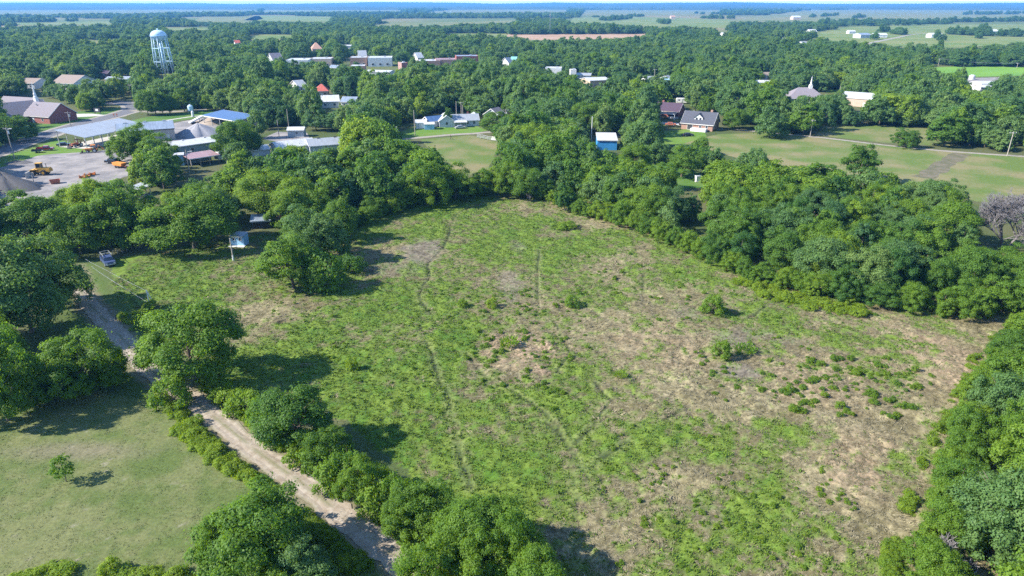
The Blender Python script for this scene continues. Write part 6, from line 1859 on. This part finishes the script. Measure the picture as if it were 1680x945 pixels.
# hedge lines and copses in the far fields: (photo row, from, to, rows of trees)
for (ya, xa, yb, xb, n, sc) in ((38.5, 1345, 39.5, 1560, 150, 1.3), (36.5, 1560, 35, 1690, 80, 1.4), (24, 1580, 23, 1700, 60, 2.0), (55.5, 1548, 58.5, 1605, 26, 1.1), (58.5, 1605, 60, 1675, 26, 1.1),
                            (52, 1600, 50, 1625, 10, 1.2), (55, 1464, 57.5, 1482, 12, 1.2), (53, 1440, 52, 1455, 9, 1.1), (28.5, 1330, 26, 1375, 22, 1.4), (65, 1535, 67, 1545, 3, 1), (63.5, 1604, 62, 1610, 3, 1),
                            (65, 1432, 64, 1437, 2, 1.1), (46, 1265, 45.5, 1300, 12, 1.3), (34.5, 985, 31.5, 1035, 26, 1.5), (29, 1000, 27, 1060, 22, 1.5), (38, 1080, 40, 1100, 12, 1.2), (23, 1140, 24, 1200, 16, 1.8), (30, 1400, 29, 1420, 8, 1.6)):
    t = rng.random(n); sp_ = rng.normal(0, 1, (n, 2))
    for k in range(n):
        a = at(xa + (xb - xa) * t[k], ya + (yb - ya) * t[k] + rng.normal(0, .35))
        BX.append([a.x]); BY.append([a.y]); BR.append([rng.uniform(4.5, 7.5) * sc]); BH.append([rng.uniform(8, 12) * (1 + (sc - 1) * .4)]); BT.append([rng.uniform(.15, .4)])
BX, BY, BR, BH, BT = [np.concatenate([np.asarray(q, float) for q in l]) for l in (BX, BY, BR, BH, BT)]
print('woods', len(BX))
n = len(BX); K = rng.choice(len(FSRC), n, p=FWT)
PR = np.array([[q[2], q[3]] for q in FUSE])
S = np.stack([BR / PR[K, 0], BR / PR[K, 0], BH / PR[K, 1]], -1)
scatter('woods', np.stack([BX, BY, 0 * BX], -1), S, np.stack([0 * BX, 0 * BX, rng.uniform(0, 6.28, n)], -1), K, BT, FSRC)

# ---------------------------------------------------------------- weeds: meadow clumps, road verges, belt foot
BSRC = [pair_of(p[0]) for p in BUSH_P] + [pair_of(p[0]) for p in WEED_P]
wp, ws, wt_, wk = [], [], [], []
def weeds(poly, n, s0, s1, t0, t1, seed, clump=2.5, thr=.5):
    g = np.random.default_rng(seed)
    xs = [p[0] for p in poly]; ys = [p[1] for p in poly]
    got = 0; tries = 0
    while got < n and tries < 60:
        tries += 1
        px = g.uniform(min(xs), max(xs), 400); py = g.uniform(min(ys), max(ys), 400)
        k = in_poly(px, py, poly)
        for a, b in zip(px[k], py[k]):
            q = at(a, b)
            if dist_line(np.array([q.x]), np.array([q.y]), DIRT)[0] < 2.3: continue
            if vnoise(np.array([q.x / clump]), np.array([q.y / clump]), seed)[0] < thr: continue
            wp.append((q.x, q.y, float(ground_z(q.x, q.y)) - .05)); s = g.uniform(s0, s1) * (.7 + .6 * g.random()) * (.34 if seed <= 6 else .8); wk.append(int(g.integers(2, 4)) if seed <= 6 else int(g.integers(0, 4))); ws.append((s, s, s * g.uniform(.6, 1.1))); wt_.append(g.uniform(t0, t1) + .08); got += 1
            if got >= n: break
weeds([(1270, 640), (1330, 590), (1440, 585), (1530, 600), (1540, 650), (1470, 690), (1330, 680), (1260, 680)], 190, .3, 1.05, .30, .7, 1, 2.0, .36)
weeds([(1130, 560), (1330, 560), (1320, 640), (1180, 660)], 45, .4, .8, .35, .65, 2, 1.6, .5)
weeds([(720, 470), (960, 470), (980, 620), (880, 700), (740, 590)], 230, .3, .75, .35, .7, 3, 2, .52)
weeds([(860, 350), (1050, 390), (1200, 470), (1450, 520), (1300, 560), (1000, 520), (900, 430)], 150, .3, .7, .4, .75, 4, 2, .55)
weeds([(440, 480), (720, 480), (740, 680), (560, 660), (430, 600)], 190, .25, .55, .5, .85, 5, 2, .5)
weeds([(960, 700), (1200, 690), (1420, 800), (1440, 940), (1010, 940)], 190, .25, .6, .45, .8, 6, 2, .55)
weeds([(1215, 455), (1335, 488), (1440, 508), (1420, 520), (1330, 510), (1200, 475)], 170, .4, .75, .75, 1.0, 7, 4, .3)
weeds([(285, 668), (315, 690), (360, 735), (410, 775), (440, 800), (420, 800), (370, 770), (330, 740), (290, 715), (280, 690)], 230, .25, .75, .6, 1.0, 8, 2, .15)
weeds([(420, 775), (500, 830), (560, 880), (620, 935), (560, 940), (470, 850), (420, 800)], 170, .3, .6, .5, .85, 9, 4, .25)
weeds([(330, 640), (380, 660), (480, 740), (600, 840), (680, 905), (660, 905), (560, 835), (450, 745), (370, 690), (320, 650)], 190, .3, .55, .6, .95, 10, 4, .2)
weeds([(20, 945), (260, 930), (330, 950), (330, 1000), (0, 1000)], 90, .4, .7, .75, 1, 11, 4, .3)
weeds([(180, 540), (190, 535), (230, 585), (215, 590)], 25, .4, .7, .7, .95, 12, 4, .1)
weeds([(200, 520), (250, 500), (260, 560), (225, 570)], 30, .4, .8, .6, .9, 14, 4, .1)
weeds([(1640, 545), (1600, 600), (1565, 690), (1525, 745), (1490, 850), (1465, 945), (1440, 945), (1480, 830), (1525, 725), (1590, 590)], 120, .25, .6, .5, .8, 13, 4, .4)
wp, ws, wt_ = np.array(wp), np.array(ws), np.array(wt_)
print('weeds', len(wp))
scatter('weeds', wp, ws, np.stack([0 * wt_, 0 * wt_, rng.uniform(0, 6.28, len(wp))], -1), np.array(wk), wt_, BSRC)

# ---------------------------------------------------------------- meadow grass: tussocks of blades, green or bleached
gr = np.random.default_rng(77)
n = 260000
# more tussocks per square metre near the camera, fewer at the far end
yy = 44 + (200 - 44) * gr.random(n) ** 1.35; xx = gr.uniform(-78, 100, n)
jx = np.clip(np.searchsorted(NGX, xx) - 1, 0, nx - 2); jy = np.clip(np.searchsorted(NGY, yy) - 1, 0, ny - 2)
mk = meadow[jy, jx] * (road[jy, jx] > 2.6) * (gr.random(n) > bare[jy, jx] * .9) * (trk[jy, jx] < .3)
pxx, pyy = pixv(xx, yy, 0 * xx)
k = (mk > 0) & (pxx > -40) & (pxx < 1720) & (pyy < 1000)
xx, yy, jx, jy = xx[k], yy[k], jx[k], jy[k]; n = len(xx)
gg = green[jy, jx]; zz = Z[jy, jx]
isg = gr.random(n) < sstep(.1, .75, gg)
nb = 4
hgt = gr.uniform(.08, .24, n) * np.where(isg, 1.0, .9); wd = gr.uniform(.03, .09, n)
V = np.zeros((n, nb, 3, 3)); A = gr.uniform(0, 6.28, (n, nb))
lean = gr.uniform(.05, .22, (n, nb))
# bleached grass lies over in swathes, green grass stands
swath = vnoise(xx / 7., yy / 7., 14) * 5.0 + vnoise(xx / 2.2, yy / 2.2, 15) * 1.6
A = np.where(isg[:, None], A, swath[:, None] + gr.normal(0, .35, (n, nb)))
lean = np.where(isg[:, None], lean, gr.uniform(.25, .75, (n, nb)))
hgt = np.where(isg, hgt, hgt * .55)
base = np.stack([xx, yy, zz - .02], -1)[:, None, :] + gr.normal(0, .09, (n, nb, 3)) * np.array([1, 1, 0])
d = np.stack([-np.sin(A), np.cos(A), 0 * A], -1) * (wd * np.where(isg, 1, .75))[:, None, None]
V[:, :, 0] = base - d; V[:, :, 1] = base + d
V[:, :, 2] = base + np.stack([np.cos(A) * lean, np.sin(A) * lean, np.repeat(hgt[:, None], nb, 1) * gr.uniform(.7, 1.3, (n, nb))], -1)
me = np_mesh('meadow_grass', V.reshape(-1, 3), np.arange(n * nb * 3).reshape(-1, 3))
gcol = np.where(isg[:, None], C(.062, .122, .016) + (C(.130, .182, .03) - C(.062, .122, .016)) * gr.random((n, 1)), C(.105, .094, .046) + (C(.33, .285, .17) - C(.105, .094, .046)) * gr.random((n, 1)))
gcol = np.repeat(np.concatenate([gcol, np.ones((n, 1))], 1), nb, 0)
set_attr(me, 'Col', 'FLOAT_COLOR', 'FACE', gcol.astype(np.float32))
M['grass'] = ground_mat('grass_blades', 1.0, .15, bump=0)
tag(link('meadow_grass', me, M['grass']), kind='stuff')
print('grass', n)

# short turf of the mown lawn
n = 60000
yy = 40 + 62 * gr.random(n) ** 1.2; xx = gr.uniform(-78, 0, n)
jx = np.clip(np.searchsorted(NGX, xx) - 1, 0, nx - 2); jy = np.clip(np.searchsorted(NGY, yy) - 1, 0, ny - 2)
k = (lawn[jy, jx] > 0) & (road[jy, jx] > 3.0) & (vnoise(xx / 1.3, yy / 1.3, 8) > .35)
xx, yy, jx, jy = xx[k], yy[k], jx[k], jy[k]; n = len(xx)
A = gr.uniform(0, 6.28, (n, 3)); V = np.zeros((n, 3, 3, 3))
base = np.stack([xx, yy, Z[jy, jx] - .02], -1)[:, None, :] + np.stack([np.cos(A), np.sin(A), 0 * A], -1) * .06
d = np.stack([-np.sin(A), np.cos(A), 0 * A], -1) * gr.uniform(.03, .07, n)[:, None, None]
V[:, :, 0] = base - d; V[:, :, 1] = base + d
V[:, :, 2] = base + np.stack([np.cos(A) * .06, np.sin(A) * .06, gr.uniform(.03, .08, (n, 3))], -1)
me = np_mesh('lawn_grass', V.reshape(-1, 3), np.arange(n * 9).reshape(-1, 3))
gcol = C(.062, .105, .024) + (C(.15, .16, .07) - C(.062, .105, .024)) * gr.random((n, 1))
gcol = np.repeat(np.concatenate([gcol, np.ones((n, 1))], 1), 3, 0)
set_attr(me, 'Col', 'FLOAT_COLOR', 'FACE', gcol.astype(np.float32))
tag(link('lawn_grass', me, M['grass']), kind='stuff')

# ---------------------------------------------------------------- bare dead trees
def dead_tree(bx, by, w, top, label, seed, levels=5, m='dead_wood', spread=1.0):
    a = at(bx, by); h = height_to(a, top); rr = w / 2 * depth(a) / FPX
    o = thing('dead_tree', (a.x, a.y, 0), label, 'dead tree')
    rnd = random.Random(seed); br = MB(); tr = MB()
    def grow(p, d, L, r, lv):
        e = p + d * L
        (tr if lv >= levels - 1 else br).tube(p, e, r, r * .68, 6 if lv > 2 else 4, False)
        if lv == 0: return
        for k in range(rnd.choice((3, 3, 4)) if lv > 1 else 4):
            v = (d + Vector((rnd.uniform(-1, 1), rnd.uniform(-1, 1), rnd.uniform(-.25, .6))) * .85 * spread).normalized()
            grow(p.lerp(e, rnd.uniform(.45, 1)), v, L * rnd.uniform(.6, .82), max(.03, r * .6), lv - 1)
    L = h * .30
    for k in range(4):
        t = k * 1.57 + rnd.uniform(-.4, .4)
        grow(Vector((math.cos(t) * .3, math.sin(t) * .3, -.1)), Vector((math.cos(t) * .55 * spread, math.sin(t) * .55 * spread, 1)).normalized(), L, .17, levels)
    xs = max(abs(v[0]) for v in br.v); zs = max(v[2] for v in br.v)
    o.scale = (rr / xs, rr / xs, h / zs)
    tr.build('trunk', M[m], o); br.build('branches', M[m], o)
dead_tree(1646, 408, 165, 310, 'large bare grey dead tree at the right edge among green trees', 3, 6)
dead_tree(1205, 318, 60, 272, 'bare grey dead tree rising from the belt below the pasture', 4, 4, spread=.8)
dead_tree(470, 378, 36, 345, 'brown dead tree beside the dark tin shed under the wood', 6, 4, 'bark')
dead_tree(868, 326, 24, 296, 'small pale dead tree at the top corner of the meadow', 8, 4, spread=.7)
dead_tree(1560, 945, 60, 895, 'bare white branches at lower right under the meadow edge trees', 9, 4)

# ---------------------------------------------------------------- labels for the trees planted by area
ORD = 'first second third fourth fifth sixth seventh eighth ninth tenth eleventh twelfth thirteenth fourteenth fifteenth sixteenth seventeenth eighteenth nineteenth twentieth'.split()
def ordinal(i):
    if i < 20: return ORD[i]
    tens = {2: 'twenty', 3: 'thirty', 4: 'forty', 5: 'fifty'}[(i + 1) // 10]
    u = (i + 1) % 10
    return (tens[:-1] + 'ieth') if u == 0 else tens + '-' + ORD[u - 1]
def zone_of(px, py):
    if px > 1440 and py > 548: return 'on right edge of meadow', 'trees down the right edge of the meadow'
    if px > 1180 and py > 315: return 'in right half of the meadow belt', 'trees of the belt behind the meadow, right half'
    if px > 850 and py > 285: return 'in left half of the meadow belt', 'trees of the belt behind the meadow, left half'
    if px > 850: return 'around bright blue shed', 'trees around bright blue shed'
    if px > 560: return 'between paddock and meadow', 'trees between the paddock and the meadow top'
    if px > 330: return 'between ribbed barn and hut', 'trees between the ribbed barn and the pale hut'
    return 'between gravel yard and drive', 'trees between the gravel yard and the shaded drive'
def tone(t): return 'grey-green' if t < 0 else 'blackish green' if t < .2 else 'dark green' if t < .36 else 'mid-green' if t < .52 else 'light green' if t < .68 else 'yellow-green'
def size(r, h): return 'broad' if r > 6.2 else 'tall' if h > 1.72 * r + 2 else 'small' if r < 4.0 else 'round'
cls = {}
for q in AUTO:
    z, grp = zone_of(q[1], q[2])
    cls.setdefault((z, grp, size(q[3], q[4]), tone(q[5])), []).append(q)
for (z, grp, sz, tn), L in cls.items():
    L.sort(key=lambda q: q[1])
    for i, q in enumerate(L):
        o = q[0]; o['group'] = grp
        if len(L) == 1: o['label'] = f'the only {sz} {tn} tree {z}'
        elif i == 0: o['label'] = f'leftmost {sz} {tn} tree {z}'
        elif i == len(L) - 1: o['label'] = f'rightmost {sz} {tn} tree {z}'
        else: o['label'] = f'{ordinal(i)} from left of the {sz} {tn} trees {z}'
